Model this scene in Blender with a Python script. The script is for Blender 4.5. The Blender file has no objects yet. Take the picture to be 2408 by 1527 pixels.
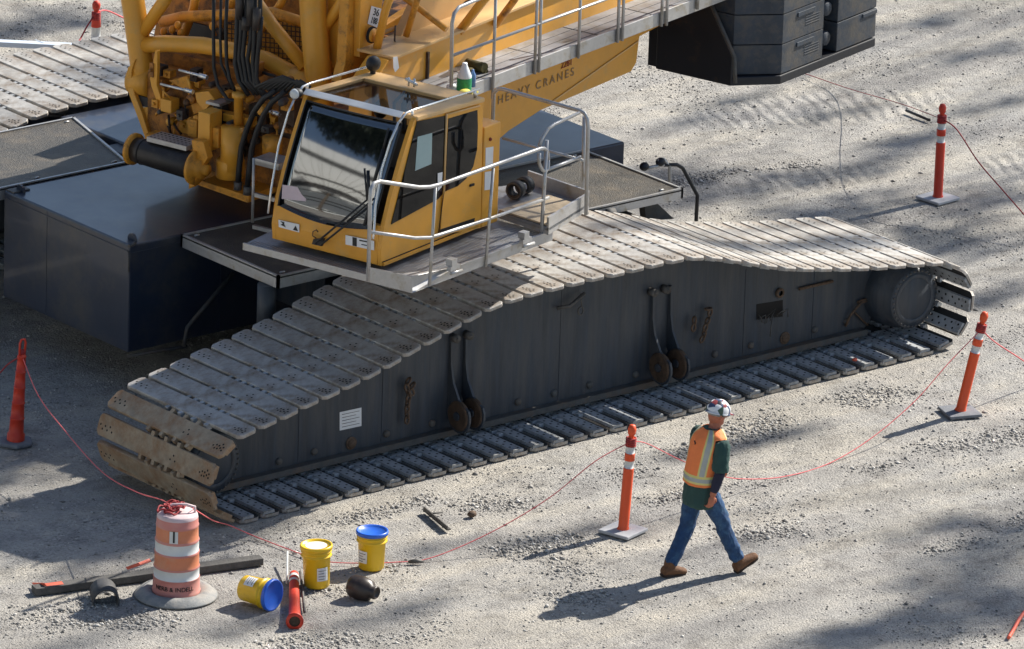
import bpy, bmesh, math, random
import numpy as np
from mathutils import Vector as V, Matrix, noise
random.seed(7); RNG=np.random.default_rng(11)
R=math.radians
scn=bpy.context.scene; COL=scn.collection
# ------------------------------------------------------------------ camera (solved from the photograph)
CF,CP,CR,CY=17908.676,.326739037,.034338857,.873187338
CPOS=V((-44.76858675,-57.58826699,26.95489543)); CW,CH=2408.,1527.
_cp,_sp=math.cos(CP),math.sin(CP)
_fw=V((math.cos(CY)*_cp,math.sin(CY)*_cp,-_sp)); _r=_fw.cross(V((0,0,1))).normalized(); _u=_r.cross(_fw)
_c,_s=math.cos(CR),math.sin(CR); CRt=_c*_r+_s*_u; CUp=-_s*_r+_c*_u
cam=bpy.data.cameras.new('camera'); co=bpy.data.objects.new('camera',cam); COL.objects.link(co)
co.matrix_world=Matrix((( CRt.x,CUp.x,-_fw.x,CPOS.x),(CRt.y,CUp.y,-_fw.y,CPOS.y),(CRt.z,CUp.z,-_fw.z,CPOS.z),(0,0,0,1)))
cam.sensor_width=36; cam.lens=CF/CW*36; cam.clip_start=1; cam.clip_end=2000; scn.camera=co
def ray(px): return _fw+CRt*((px[0]-CW/2)/CF)-CUp*((px[1]-CH/2)/CF)
def PL(px,n,c):            # measured photo point -> point on a real plane of the place
    n=V(n); d=ray(px); return CPOS+d*((c-n.dot(CPOS))/n.dot(d))
def GZ(px,z=0.): return PL(px,(0,0,1),z)
def GY(px,y=0.): return PL(px,(0,1,0),y)
def GX(px,x=0.): return PL(px,(1,0,0),x)
AZ=R(15.5); ORG=V((4.77,4.9,0)); ES=V((math.cos(AZ),math.sin(AZ),0)); ET=V((-math.sin(AZ),math.cos(AZ),0)); EZ=V((0,0,1))
def SL(s,t,z): return ORG+ES*s+ET*t+EZ*z     # superstructure frame -> world
def LT(px,t): return PL(px,ET,t+ET.dot(ORG))
def LS(px,s): return PL(px,ES,s+ES.dot(ORG))
def loc(p): q=V(p)-ORG; return (q.dot(ES),q.dot(ET),q.z)
def PP(px,a,b,c):
    n=(V(b)-V(a)).cross(V(c)-V(a)).normalized(); return PL(px,n,n.dot(V(a)))
def VP(px,A,B):            # vertical plane through A and B
    n=(V(B)-V(A)).cross(EZ).normalized(); return PL(px,n,n.dot(V(A)))
# ------------------------------------------------------------------ materials
MATS={}
def nodes(name):
    m=bpy.data.materials.new(name); m.use_nodes=True; nt=m.node_tree
    return m,nt,nt.nodes['Principled BSDF']
def N(nt,t,**k):
    n=nt.nodes.new(t)
    for a,b in k.items():
        if a in n.inputs.keys(): n.inputs[a].default_value=b
        else: setattr(n,a,b)
    return n
def mat(name,c,rough=.5,metal=0.,var=.15,scale=6.,dirt=None,dirt_amt=.35,dirt_scale=3.,bump=0.,bscale=60.,coat=0.,streak=False,rand=0.,spec=.5,trans=0.):
    if name in MATS: return MATS[name]
    m,nt,b=nodes(name); L=nt.links.new
    tc=N(nt,'ShaderNodeTexCoord'); mp=N(nt,'ShaderNodeMapping'); L(tc.outputs['Object'],mp.inputs['Vector'])
    if streak: mp.inputs['Scale'].default_value=(1,1,.08)
    n1=N(nt,'ShaderNodeTexNoise',Scale=scale,Detail=6.,Roughness=.65); L(mp.outputs[0],n1.inputs['Vector'])
    r1=N(nt,'ShaderNodeValToRGB'); L(n1.outputs['Fac'],r1.inputs['Fac'])
    lo=tuple(x*(1-var) for x in c)+(1,); hi=tuple(min(1,x*(1+var)) for x in c)+(1,)
    r1.color_ramp.elements[0].position=.3; r1.color_ramp.elements[0].color=lo
    r1.color_ramp.elements[1].position=.7; r1.color_ramp.elements[1].color=hi
    out=r1.outputs['Color']
    if dirt:
        n2=N(nt,'ShaderNodeTexNoise',Scale=dirt_scale,Detail=9.,Roughness=.72); L(mp.outputs[0],n2.inputs['Vector'])
        r2=N(nt,'ShaderNodeMapRange'); r2.inputs['From Min'].default_value=.62-dirt_amt*.4; r2.inputs['From Max'].default_value=.78-dirt_amt*.3; L(n2.outputs['Fac'],r2.inputs['Value'])
        mx=N(nt,'ShaderNodeMix',data_type='RGBA'); L(r2.outputs[0],mx.inputs['Factor']); L(out,mx.inputs['A']); mx.inputs['B'].default_value=tuple(dirt)+(1,); out=mx.outputs['Result']
    if rand:
        oi=N(nt,'ShaderNodeObjectInfo'); mr=N(nt,'ShaderNodeMapRange'); mr.inputs['To Min'].default_value=1-rand; mr.inputs['To Max'].default_value=1+rand; L(oi.outputs['Random'],mr.inputs['Value'])
        hs=N(nt,'ShaderNodeHueSaturation'); L(mr.outputs[0],hs.inputs['Value']); L(out,hs.inputs['Color']); out=hs.outputs['Color']
    L(out,b.inputs['Base Color'])
    rr=N(nt,'ShaderNodeMapRange'); rr.inputs['To Min'].default_value=max(.01,rough-.12*min(1,rough*3)); rr.inputs['To Max'].default_value=min(1,rough+.15*min(1,rough*2.5)); L(n1.outputs['Fac'],rr.inputs['Value']); L(rr.outputs[0],b.inputs['Roughness'])
    b.inputs['Metallic'].default_value=metal; b.inputs['Coat Weight'].default_value=coat; b.inputs['Coat Roughness'].default_value=min(.08,rough)
    b.inputs['Specular IOR Level'].default_value=spec; b.inputs['Transmission Weight'].default_value=trans
    if bump:
        n3=N(nt,'ShaderNodeTexNoise',Scale=bscale,Detail=4.); L(tc.outputs['Object'],n3.inputs['Vector'])
        bp=N(nt,'ShaderNodeBump',Strength=bump,Distance=.02); L(n3.outputs['Fac'],bp.inputs['Height']); L(bp.outputs[0],b.inputs['Normal'])
    MATS[name]=m; return m
YEL=(.72,.335,.035)
def build_mats():
    mat('yellow_paint',YEL,.42,var=.09,scale=2.5,dirt=(.60,.33,.08),dirt_amt=.2,dirt_scale=4,coat=.08)
    mat('yellow_grimy',(.66,.29,.028),.5,var=.15,scale=5,dirt=(.14,.06,.02),dirt_amt=.28,dirt_scale=6)
    mat('yellow_lit',(.68,.42,.17),.5,var=.06,scale=3,dirt=(.45,.30,.16),dirt_amt=.2)  # yellow paint paled for sunlit tops, the light put into the colour
    mat('orange_shadow',(.40,.155,.018),.55,var=.35,scale=8,dirt=(.05,.022,.010),dirt_amt=.42,dirt_scale=6,bump=.2,bscale=20)  # grimy yellow paint deepened, with interior shadow put into the colour
    mat('rust_dark',(.075,.046,.028),.75,var=.5,scale=12,bump=.3)
    mat('engine_dark',(.030,.017,.010),.7,var=.6,scale=9,dirt=(.16,.07,.02),dirt_amt=.3,dirt_scale=7)
    mat('shoe_steel',(.43,.415,.39),.52,.3,var=.2,scale=9,dirt=(.22,.165,.115),dirt_amt=.42,dirt_scale=3.2,bump=.35,bscale=140,rand=.10)
    mat('shoe_rusty',(.33,.265,.185),.6,.15,var=.3,scale=8,dirt=(.26,.145,.07),dirt_amt=.45,dirt_scale=3.5,bump=.3,bscale=120,rand=.1)
    mat('shoe_inner',(.40,.42,.44),.6,.08,var=.16,scale=9,dirt=(.13,.12,.10),dirt_amt=.35,dirt_scale=5,rand=.07)
    mat('leaf_shaded',(.012,.022,.010),.7,var=.3)  # shade put into the leaf colour of the tree the windscreen reflects
    mat('post_base_pale',(.42,.43,.45),.8,var=.12)
    mat('shoe_recess_shade',(.022,.023,.024),.8,var=.3)  # trough steel darkened, shade between the pads put into the colour
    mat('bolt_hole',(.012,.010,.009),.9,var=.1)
    mat('frame_paint',(.027,.037,.052),.5,var=.35,scale=16,streak=True,dirt=(.058,.062,.068),dirt_amt=.42,dirt_scale=5,bump=.12,bscale=18)
    mat('frame_ledge',(.075,.076,.074),.7,var=.3,scale=10,dirt=(.12,.085,.06),dirt_amt=.4)
    mat('ballast_blue',(.020,.029,.052),.36,var=.18,scale=1.5,dirt=(.055,.055,.058),dirt_amt=.35,dirt_scale=1.6,coat=.35,bump=.015,bscale=3)
    mat('slab_blue',(.034,.045,.062),.6,var=.25,scale=3,dirt=(.085,.078,.07),dirt_amt=.42,dirt_scale=4,bump=.15,bscale=25)
    mat('black_steel',(.010,.012,.018),.5,var=.2,scale=2,dirt=(.05,.03,.02),dirt_amt=.15)
    mat('galvanised',(.44,.44,.44),.42,.55,var=.12,scale=12,dirt=(.30,.26,.19),dirt_amt=.25,dirt_scale=6)
    mat('chrome_rail',(.72,.72,.71),.28,.8,var=.06,scale=8)
    mat('tread_plate',(.060,.055,.048),.5,.2,var=.25,scale=5,dirt=(.12,.10,.075),dirt_amt=.35,bump=.7,bscale=75)
    mat('deck_alu',(.32,.335,.36),.45,.5,var=.12,scale=7,dirt=(.22,.20,.16),dirt_amt=.3)
    mat('rubber',(.014,.014,.015),.55,var=.3,scale=20)
    mat('rubber_base',(.16,.17,.19),.8,var=.2,scale=10,bump=.3)
    mat('drum_black',(.030,.026,.024),.45,var=.25,scale=3,dirt=(.07,.055,.045),dirt_amt=.3)
    mat('dark_glass',(.003,.004,.005),.03,var=.3,scale=2,spec=.28)
    mat('screen_glass',(.004,.006,.007),.045,var=.1,scale=2,spec=1.,coat=1.)
    MATS['screen_glass'].node_tree.nodes['Principled BSDF'].inputs['IOR'].default_value=1.9
    mat('white_sticker',(.72,.73,.74),.5,var=.05)
    mat('paper_blue',(.30,.42,.42),.35,var=.05)
    mat('ink',(.02,.02,.02),.7,var=.1)
    mat('beam_letters',(.27,.17,.08),.6,var=.2)
    mat('red_ink',(.25,.03,.01),.6,var=.2)
    mat('plywood',(.50,.40,.27),.7,var=.15,scale=4,dirt=(.25,.2,.14),dirt_amt=.3)
    mat('safety_orange',(.74,.085,.018),.45,var=.06,scale=4,dirt=(.40,.07,.03),dirt_amt=.15)
    mat('cone_red',(.56,.040,.016),.5,var=.08,scale=4,dirt=(.30,.05,.03),dirt_amt=.15)
    mat('reflective_white',(.60,.62,.62),.4,var=.06,scale=15)
    mat('barrel_pink',(.56,.21,.18),.5,var=.10,scale=3,dirt=(.50,.26,.22),dirt_amt=.35)
    mat('barrel_top',(.60,.47,.48),.5,var=.08)
    mat('barrel_orange',(.58,.20,.10),.5,var=.12,scale=5,dirt=(.55,.27,.17),dirt_amt=.3,dirt_scale=4)
    mat('tyre_grey',(.20,.21,.215),.7,var=.25,scale=6,dirt=(.33,.30,.26),dirt_amt=.4,bump=.2)
    mat('bucket_yellow',(.78,.50,.015),.38,var=.05,scale=3,dirt=(.45,.30,.05),dirt_amt=.15)
    mat('lid_blue',(.025,.13,.62),.35,var=.08)
    mat('rope_pink',(.66,.13,.14),.7,var=.2,scale=30)
    mat('rope_red',(.30,.025,.03),.7,var=.3,scale=30)
    mat('lumber',(.085,.082,.078),.85,var=.3,scale=10,bump=.4)
    mat('rust_chain',(.12,.078,.052),.75,.3,var=.45,scale=25)
    mat('dead_steel',(.10,.095,.09),.6,.4,var=.4,scale=15)
    mat('pipe_grey',(.055,.055,.057),.6,var=.2)
    mat('brown_pot',(.045,.032,.026),.4,var=.5,scale=6)
    mat('skin',(.40,.135,.075),.55,var=.1,scale=20)
    mat('denim',(.016,.052,.135),.9,var=.3,scale=14,dirt=(.05,.12,.22),dirt_amt=.35,dirt_scale=9,bump=.3,bscale=40)
    mat('green_shirt',(.022,.062,.056),.85,var=.2,scale=8,bump=.35,bscale=25)
    mat('navy_sleeve',(.015,.016,.040),.85,var=.2,bump=.3,bscale=30)
    mat('vest_orange',(.86,.22,.06),.7,var=.08,scale=8,bump=.3,bscale=25)
    mat('vest_yellow',(.66,.58,.20),.6,var=.05)
    mat('vest_silver',(.36,.38,.37),.4,.2,var=.08)
    mat('boot_brown',(.13,.058,.025),.8,var=.25,scale=20,bump=.3)
    mat('boot_sole',(.035,.022,.016),.9)
    mat('green_label',(.01,.24,.09),.5,var=.3,scale=30)
    mat('jug_white',(.70,.74,.78),.35,var=.04)
    mat('water_blue',(.10,.20,.42),.2,var=.1)
    mat('glove_yellow',(.60,.52,.08),.7,var=.2)
    mat('olive_roll',(.075,.060,.015),.8,var=.4,scale=12)
    mat('tape_red',(.75,.12,.06),.5,var=.1)
    mat('bark',(.09,.065,.045),.9,var=.3,bump=.5,bscale=20)
    mat('leaf',(.055,.10,.028),.6,var=.4,scale=1.5)
    mat('white_tube',(.55,.62,.72),.4,var=.06)
    # windscreen glass for the cab roof: dark tint, see-through
    m,nt,b=nodes('tinted_glass'); b.inputs['Base Color'].default_value=(.01,.01,.01,1); b.inputs['Roughness'].default_value=.02; b.inputs['Specular IOR Level'].default_value=.12
    b.inputs['Alpha'].default_value=.5; MATS['tinted_glass']=m
    # stickered hard hat
    m,nt,b=nodes('hat_stickers'); L=nt.links.new
    tc=N(nt,'ShaderNodeTexCoord'); vo=N(nt,'ShaderNodeTexVoronoi',Scale=17.); L(tc.outputs['Object'],vo.inputs['Vector'])
    sp=N(nt,'ShaderNodeSeparateColor'); L(vo.outputs['Color'],sp.inputs[0])
    cr=N(nt,'ShaderNodeValToRGB'); cr.color_ramp.interpolation='CONSTANT'
    e=cr.color_ramp.elements; e[0].position=0; e[0].color=(.70,.72,.74,1); e[1].position=.36; e[1].color=(.05,.07,.14,1)
    for p,c in ((.58,(.25,.05,.05,1)),(.72,(.05,.09,.06,1)),(.82,(.60,.62,.66,1)),(.93,(.02,.02,.03,1))):
        k=e.new(p); k.color=c
    L(sp.outputs[0],cr.inputs['Fac']); L(cr.outputs[0],b.inputs['Base Color']); b.inputs['Roughness'].default_value=.3; MATS['hat_stickers']=m
    # ground: compacted crushed rock
    m,nt,b=nodes('crushed_rock'); L=nt.links.new
    tc=N(nt,'ShaderNodeTexCoord'); P=tc.outputs['Object']
    def noise_(s,d=6,ro=.6,vec=None):
        n=N(nt,'ShaderNodeTexNoise',Scale=s,Detail=float(d),Roughness=ro); L(vec or P,n.inputs['Vector']); return n
    def ramp(src,stops):
        r=N(nt,'ShaderNodeValToRGB'); L(src,r.inputs['Fac']); e=r.color_ramp.elements
        e[0].position,e[0].color=stops[0][0],stops[0][1]+(1,); e[1].position,e[1].color=stops[-1][0],stops[-1][1]+(1,)
        for p,c in stops[1:-1]: k=e.new(p); k.color=c+(1,)
        return r
    def mix(f,a,bb,mode='MIX'):
        x=N(nt,'ShaderNodeMix',data_type='RGBA',blend_type=mode); 
        if isinstance(f,float): x.inputs['Factor'].default_value=f
        else: L(f,x.inputs['Factor'])
        L(a,x.inputs['A']); L(bb,x.inputs['B']); return x.outputs['Result']
    big=noise_(.35,5); c1=ramp(big.outputs['Fac'],[(.30,(.32,.31,.295)),(.5,(.415,.40,.375)),(.72,(.395,.39,.38))])
    mps=N(nt,'ShaderNodeMapping'); L(P,mps.inputs['Vector']); mps.inputs['Rotation'].default_value=(0,0,R(-4)); mps.inputs['Scale'].default_value=(.22,1.5,1)
    sw=noise_(1.,5,.55,mps.outputs[0]); cs=ramp(sw.outputs['Fac'],[(.34,(.80,.80,.815)),(.47,(.98,.98,.98)),(.60,(1.11,1.085,1.03)),(.72,(.92,.91,.90))])
    mid=noise_(2.4,8,.7); c2=ramp(mid.outputs['Fac'],[(.30,(.60,.59,.585)),(.50,(.93,.93,.93)),(.7,(1.12,1.10,1.06))])
    a=mix(1.0,c1.outputs[0],c2.outputs[0],'MULTIPLY'); a=mix(1.0,a,cs.outputs[0],'MULTIPLY')
    fine=noise_(34,5,.75); c3=ramp(fine.outputs['Fac'],[(.32,(.55,.54,.53)),(.45,(.95,.95,.95)),(.7,(1.12,1.11,1.10))])
    a=mix(1.0,a,c3.outputs[0],'MULTIPLY')
    vo=N(nt,'ShaderNodeTexVoronoi',Scale=42.); L(P,vo.inputs['Vector']); sv=N(nt,'ShaderNodeSeparateColor'); L(vo.outputs['Color'],sv.inputs[0])
    c4=ramp(sv.outputs[0],[(.0,(.30,.29,.28)),(.10,(.85,.85,.85)),(.8,(1.05,1.05,1.05)),(1.,(1.5,1.48,1.42))])
    pat=noise_(.9,5,.6); pm=ramp(pat.outputs['Fac'],[(.42,(.0,.0,.0)),(.60,(1,1,1))])
    ps=N(nt,'ShaderNodeMath',operation='MULTIPLY'); L(pm.outputs[0],ps.inputs[0]); ps.inputs[1].default_value=.65
    a2=mix(1.0,a,c4.outputs[0],'MULTIPLY'); a=mix(ps.outputs[0],a,a2)
    spk=noise_(11,3,.5); sk=ramp(spk.outputs['Fac'],[(.66,(0,0,0)),(.71,(1,1,1))])
    dk=N(nt,'ShaderNodeRGB'); dk.outputs[0].default_value=(.07,.065,.06,1)
    ss=N(nt,'ShaderNodeMath',operation='MULTIPLY'); L(sk.outputs[0],ss.inputs[0]); ss.inputs[1].default_value=.3
    a=mix(ss.outputs[0],a,dk.outputs[0])
    L(a,b.inputs['Base Color']); b.inputs['Roughness'].default_value=.95; b.inputs['Specular IOR Level'].default_value=.2
    # bump: fine grit + stones + grouser prints pressed by passing crawlers
    mp=N(nt,'ShaderNodeMapping'); L(P,mp.inputs['Vector']); mp.inputs['Rotation'].default_value=(0,0,R(24)); 
    wn=N(nt,'ShaderNodeTexWave',Scale=1.7,Distortion=4.,Detail=3.); wn.inputs['Detail Scale'].default_value=1.3; L(mp.outputs[0],wn.inputs['Vector'])
    wr=None
    for (cx_,cy_,rx_,ry_,az_) in ((14.6,7.6,2.2,.8,-18),(12.6,5.6,1.3,.5,-12),(15.5,4.4,1.2,.6,-25)):
        m2=N(nt,'ShaderNodeMapping',vector_type='TEXTURE'); m2.inputs['Location'].default_value=(cx_,cy_,0); m2.inputs['Rotation'].default_value=(0,0,R(az_)); m2.inputs['Scale'].default_value=(rx_,ry_,2)
        L(P,m2.inputs['Vector']); g=N(nt,'ShaderNodeTexGradient',gradient_type='SPHERICAL'); L(m2.outputs[0],g.inputs['Vector']); g2=ramp(g.outputs['Fac'],[(.02,(0,0,0)),(.35,(1,1,1))])
        if wr is None: wr=g2
        else:
            ad=N(nt,'ShaderNodeMix',data_type='RGBA',blend_type='ADD'); ad.inputs['Factor'].default_value=1; L(wr.outputs[0],ad.inputs['A']); L(g2.outputs[0],ad.inputs['B'])
            class _O: pass
            w_=_O(); w_.outputs=[ad.outputs['Result']]; wr=w_
    wmul=N(nt,'ShaderNodeMath',operation='MULTIPLY'); L(wn.outputs['Fac'],wmul.inputs[0]); L(wr.outputs[0],wmul.inputs[1])
    h1=N(nt,'ShaderNodeMath',operation='MULTIPLY_ADD'); L(wmul.outputs[0],h1.inputs[0]); h1.inputs[1].default_value=.032
    f2=N(nt,'ShaderNodeMath',operation='MULTIPLY'); L(fine.outputs['Fac'],f2.inputs[0]); f2.inputs[1].default_value=.035; L(f2.outputs[0],h1.inputs[2])
    h2=N(nt,'ShaderNodeMath',operation='MULTIPLY_ADD'); L(mid.outputs['Fac'],h2.inputs[0]); h2.inputs[1].default_value=.06; L(h1.outputs[0],h2.inputs[2])
    h3=N(nt,'ShaderNodeMath',operation='MULTIPLY_ADD'); L(vo.outputs['Distance'],h3.inputs[0]); h3.inputs[1].default_value=-.018; L(h2.outputs[0],h3.inputs[2])
    bp=N(nt,'ShaderNodeBump',Strength=.75,Distance=1.); L(h3.outputs[0],bp.inputs['Height']); L(bp.outputs[0],b.inputs['Normal'])
    MATS['crushed_rock']=m
    m,nt,b=nodes('stone'); L=nt.links.new
    ge=N(nt,'ShaderNodeNewGeometry'); cr=N(nt,'ShaderNodeValToRGB'); L(ge.outputs['Random Per Island'],cr.inputs['Fac'])
    e=cr.color_ramp.elements; e[0].color=(.12,.115,.11,1); e[1].color=(.62,.60,.56,1); e[1].position=1
    for p,c in ((.25,(.26,.25,.235,1)),(.6,(.40,.38,.35,1)),(.85,(.50,.48,.45,1))): k=e.new(p); k.color=c
    L(cr.outputs[0],b.inputs['Base Color']); b.inputs['Roughness'].default_value=.9; MATS['stone']=m
build_mats()
# ------------------------------------------------------------------ mesh helpers
def mkeach(name,fn_list,m,parent):
    for f in fn_list:
        b=MB(); f(b); mk(name,b,m,parent)
class MB:
    def __init__(s): s.v=[]; s.f=[]; s.mi=[]; s.sm=[]
    def add(s,vs,fs,mi=0,smooth=False):
        o=len(s.v); s.v+= [V(p) for p in vs]; s.f+=[tuple(i+o for i in f) for f in fs]; s.mi+=[mi]*len(fs); s.sm+=[smooth]*len(fs); return s
    def box(s,p0,ax,ay,az,mi=0):   # corner + three edge vectors
        p0,ax,ay,az=map(V,(p0,ax,ay,az)); vs=[p0+ax*i+ay*j+az*k for k in (0,1) for j in (0,1) for i in (0,1)]
        fs=[(0,2,3,1),(4,5,7,6),(0,1,5,4),(2,6,7,3),(0,4,6,2),(1,3,7,5)]
        if ax.cross(ay).dot(az)<0: fs=[f[::-1] for f in fs]
        return s.add(vs,fs,mi)
    def abox(s,x0,x1,y0,y1,z0,z1,mi=0): return s.box((x0,y0,z0),(x1-x0,0,0),(0,y1-y0,0),(0,0,z1-z0),mi)
    def sbox(s,s0,s1,t0,t1,z0,z1,mi=0): return s.box(SL(s0,t0,z0),ES*(s1-s0),ET*(t1-t0),EZ*(z1-z0),mi)
    def prism(s,poly,ext,mi=0):
        poly=[V(p) for p in poly]; ext=V(ext); n=len(poly)
        nr=sum(((poly[i]-poly[0]).cross(poly[(i+1)%n]-poly[0]) for i in range(n)),V((0,0,0)))
        if nr.dot(ext)>0: poly=poly[::-1]
        vs=poly+[p+ext for p in poly]; fs=[tuple(range(n)),tuple(range(2*n-1,n-1,-1))]+[(i,i+n,(i+1)%n+n,(i+1)%n) for i in range(n)]
        return s.add(vs,fs,mi)
    def tube(s,pts,r,n=10,mi=0,caps=True,closed=False):
        pts=[V(p) for p in pts]; m=len(pts); rs=r if isinstance(r,(list,tuple)) else [r]*m
        vs=[]; up=None
        for i,p in enumerate(pts):
            a=pts[i-1] if (i>0 or closed) else p; b=pts[(i+1)%m] if (i<m-1 or closed) else p
            d=(b-a).normalized() if (b-a).length>1e-9 else EZ
            if up is None: up=V((0,0,1)) if abs(d.z)<.9 else V((1,0,0))
            x=up.cross(d)
            if x.length<1e-4: x=V((1,0,0)).cross(d)
            x.normalize(); y=d.cross(x); up=y
            for k in range(n):
                q=2*math.pi*k/n; vs.append(p+(x*math.cos(q)+y*math.sin(q))*rs[i])
        fs=[]
        for i in range(m if closed else m-1):
            j=(i+1)%m
            for k in range(n): fs.append((i*n+k,i*n+(k+1)%n,j*n+(k+1)%n,j*n+k))
        s.add(vs,fs,mi,True)
        if caps and not closed:
            o=len(s.v)-len(vs); s.f+=[tuple(o+k for k in range(n))[::-1],tuple(o+(m-1)*n+k for k in range(n))]; s.mi+=[mi,mi]; s.sm+=[False,False]
        return s
    def lathe(s,prof,base=(0,0,0),ax=EZ,n=24,mi=0,smooth=True):   # prof (r,h)
        ax=V(ax).normalized(); x=ax.cross(V((1,0,0)) if abs(ax.x)<.9 else V((0,1,0))).normalized(); y=ax.cross(x); base=V(base)
        mis=mi if isinstance(mi,(list,tuple)) else [mi]*(len(prof)-1)
        for i in range(len(prof)-1):
            (r0,h0),(r1,h1)=prof[i],prof[i+1]; vs=[]
            for r_,h in ((r0,h0),(r1,h1)):
                for k in range(n): q=2*math.pi*k/n; vs.append(base+ax*h+(x*math.cos(q)+y*math.sin(q))*r_)
            s.add(vs,[(k,(k+1)%n,n+(k+1)%n,n+k) for k in range(n)],mis[i],smooth)
        return s
    def disc(s,c,ax,r,n=8,mi=0):
        ax=V(ax).normalized(); x=ax.cross(V((1,0,0)) if abs(ax.x)<.9 else V((0,1,0))).normalized(); y=ax.cross(x)
        return s.add([V(c)+(x*math.cos(2*math.pi*k/n)+y*math.sin(2*math.pi*k/n))*r for k in range(n)],[tuple(range(n))],mi)
    def ell(s,c,rx,ry,rz,X=V((1,0,0)),Y=V((0,1,0)),Z=EZ,n=14,m=9,mi=0,v0=0.,v1=1.):
        vs=[];fs=[]
        for i in range(m+1):
            th=math.pi*(v0+(v1-v0)*i/m)
            for k in range(n):
                q=2*math.pi*k/n; vs.append(V(c)+X*rx*math.sin(th)*math.cos(q)+Y*ry*math.sin(th)*math.sin(q)+Z*rz*math.cos(th))
        for i in range(m):
            for k in range(n): fs.append((i*n+k,(i+1)*n+k,(i+1)*n+(k+1)%n,i*n+(k+1)%n))
        return s.add(vs,fs,mi,True)
    def loft(s,rings,n=16,mi=0,caps=True,mf=None):     # ring=(center,U,Vv) ellipse half-axis vectors
        vs=[]
        for c,U,W in rings:
            for k in range(n): q=2*math.pi*k/n; vs.append(V(c)+V(U)*math.cos(q)+V(W)*math.sin(q))
        for i in range(len(rings)-1):
            fs=[(i*n+k,i*n+(k+1)%n,(i+1)*n+(k+1)%n,(i+1)*n+k) for k in range(n)]
            for k,f in enumerate(fs):
                o=len(s.v) if False else 0
            if i==0: base=len(s.v); s.v+=vs
            for k,f in enumerate(fs):
                s.f.append(tuple(base+a for a in f)); s.mi.append(mf(i,k) if mf else mi); s.sm.append(True)
        if caps:
            s.f+=[tuple(base+k for k in range(n))[::-1],tuple(base+(len(rings)-1)*n+k for k in range(n))]; s.mi+=[mi if not mf else mf(0,0),mi if not mf else mf(len(rings)-2,0)]; s.sm+=[False,False]
        return s
WL={}
def wloc(o): return WL.get(o.name,V((0,0,0)))
def props(o,label=None,cat=None,group=None,kind=None):
    if label: o['label']=label
    if cat: o['category']=cat
    if group: o['group']=group
    if kind: o['kind']=kind
    return o
def empty(name,p,label,cat,group=None):
    o=bpy.data.objects.new(name,None); COL.objects.link(o); o.location=p; WL[o.name]=V(p); o.empty_display_size=.2; return props(o,label,cat,group)
def mk(name,mb,mats,parent=None,base=None,bevel=0.,recalc=True):
    me=bpy.data.meshes.new(name); off=wloc(parent) if parent else (V(base) if base is not None else sum(mb.v,V((0,0,0)))/len(mb.v))
    if not parent and base is None: off=V((off.x,off.y,min(v.z for v in mb.v)))
    me.from_pydata([v-off for v in mb.v],[],mb.f)
    for m in ([mats] if isinstance(mats,str) else mats): me.materials.append(MATS[m])
    me.polygons.foreach_set('material_index',mb.mi); me.polygons.foreach_set('use_smooth',mb.sm); me.update()
    if recalc:
        bm=bmesh.new(); bm.from_mesh(me); bmesh.ops.remove_doubles(bm,verts=bm.verts,dist=1e-5); bmesh.ops.recalc_face_normals(bm,faces=bm.faces); bm.to_mesh(me); bm.free()
    o=bpy.data.objects.new(name,me); COL.objects.link(o)
    if parent: o.parent=parent; WL[o.name]=off
    else: o.location=off; WL[o.name]=off
    if bevel: b=o.modifiers.new('bevel','BEVEL'); b.width=bevel; b.segments=2; b.limit_method='ANGLE'; b.angle_limit=R(35)
    return o
def text(name,body,size,p,X,Y,matn,parent=None,base=None,depth=.002,align='CENTER',bend=None,squash=1.,space=1.):
    cu=bpy.data.curves.new(name,'FONT'); cu.body=body; cu.size=size; cu.space_character=space; cu.align_x=align; cu.align_y='CENTER'; cu.extrude=depth; cu.offset=size*.004
    t=bpy.data.objects.new(name,cu); COL.objects.link(t); bpy.context.view_layer.update()
    me=bpy.data.meshes.new_from_object(t.evaluated_get(bpy.context.evaluated_depsgraph_get())); bpy.data.objects.remove(t)
    me.materials.clear(); me.materials.append(MATS[matn]); X=V(X).normalized(); Y=V(Y).normalized(); Z=X.cross(Y); off=wloc(parent) if parent else V(base if base is not None else p)
    for v in me.vertices:
        c=v.co; v.co=(bend(c) if bend else V(p)+X*c.x*squash+Y*c.y+Z*c.z)-off
    o=bpy.data.objects.new(name,me); COL.objects.link(o)
    if parent: o.parent=parent
    else: o.location=off
    return o
SKY=.075; EXPO=.82
SHA=[((2250,1330),0,1.1,.55,.9),((2050,1480),0,1.3,.5,.9),((2400,1250),0,.8,.5,.9),((2420,1430),0,1.2,.6,1.),((2200,1240),0,.8,.3,.5),((1800,1035),0,.8,.16,.9),((1640,1060),0,.5,.12,.7),((1300,1260),0,1.0,.20,.6),((1560,1235),0,.5,.10,.5),((1000,1290),0,.6,.2,.4),((900,1450),0,.9,.25,.5),((1650,1290),0,.4,.08,.4),((2300,1400),0,1.3,.6,1.),((2150,1480),0,1.2,.5,1.),((600,1470),0,.8,.3,.5),((200,1500),0,.8,.3,.4)]
SHB=[((450,1000),1.1,.9,.9,1.),((600,900),1.2,.9,.9,1.),((760,830),1.35,.9,.9,1.),((900,750),1.5,.8,.8,1.),((1050,690),1.65,.5,.5,.7),((120,1000),0,1.2,1.,.9),((300,1180),0,.9,.6,.9),((100,860),0,1.3,1.,.9),((-100,1150),0,1.5,1.2,.9),((350,760),0,1.,.9,.8),((560,1250),0,.6,.35,.7),((450,1330),0,.5,.2,.6),((20,1230),0,.8,.4,.8),((200,560),1.7,1.2,1.2,.9),((60,520),1.7,1.2,1.2,.9),((330,600),1.7,.9,.9,.8)]
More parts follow.
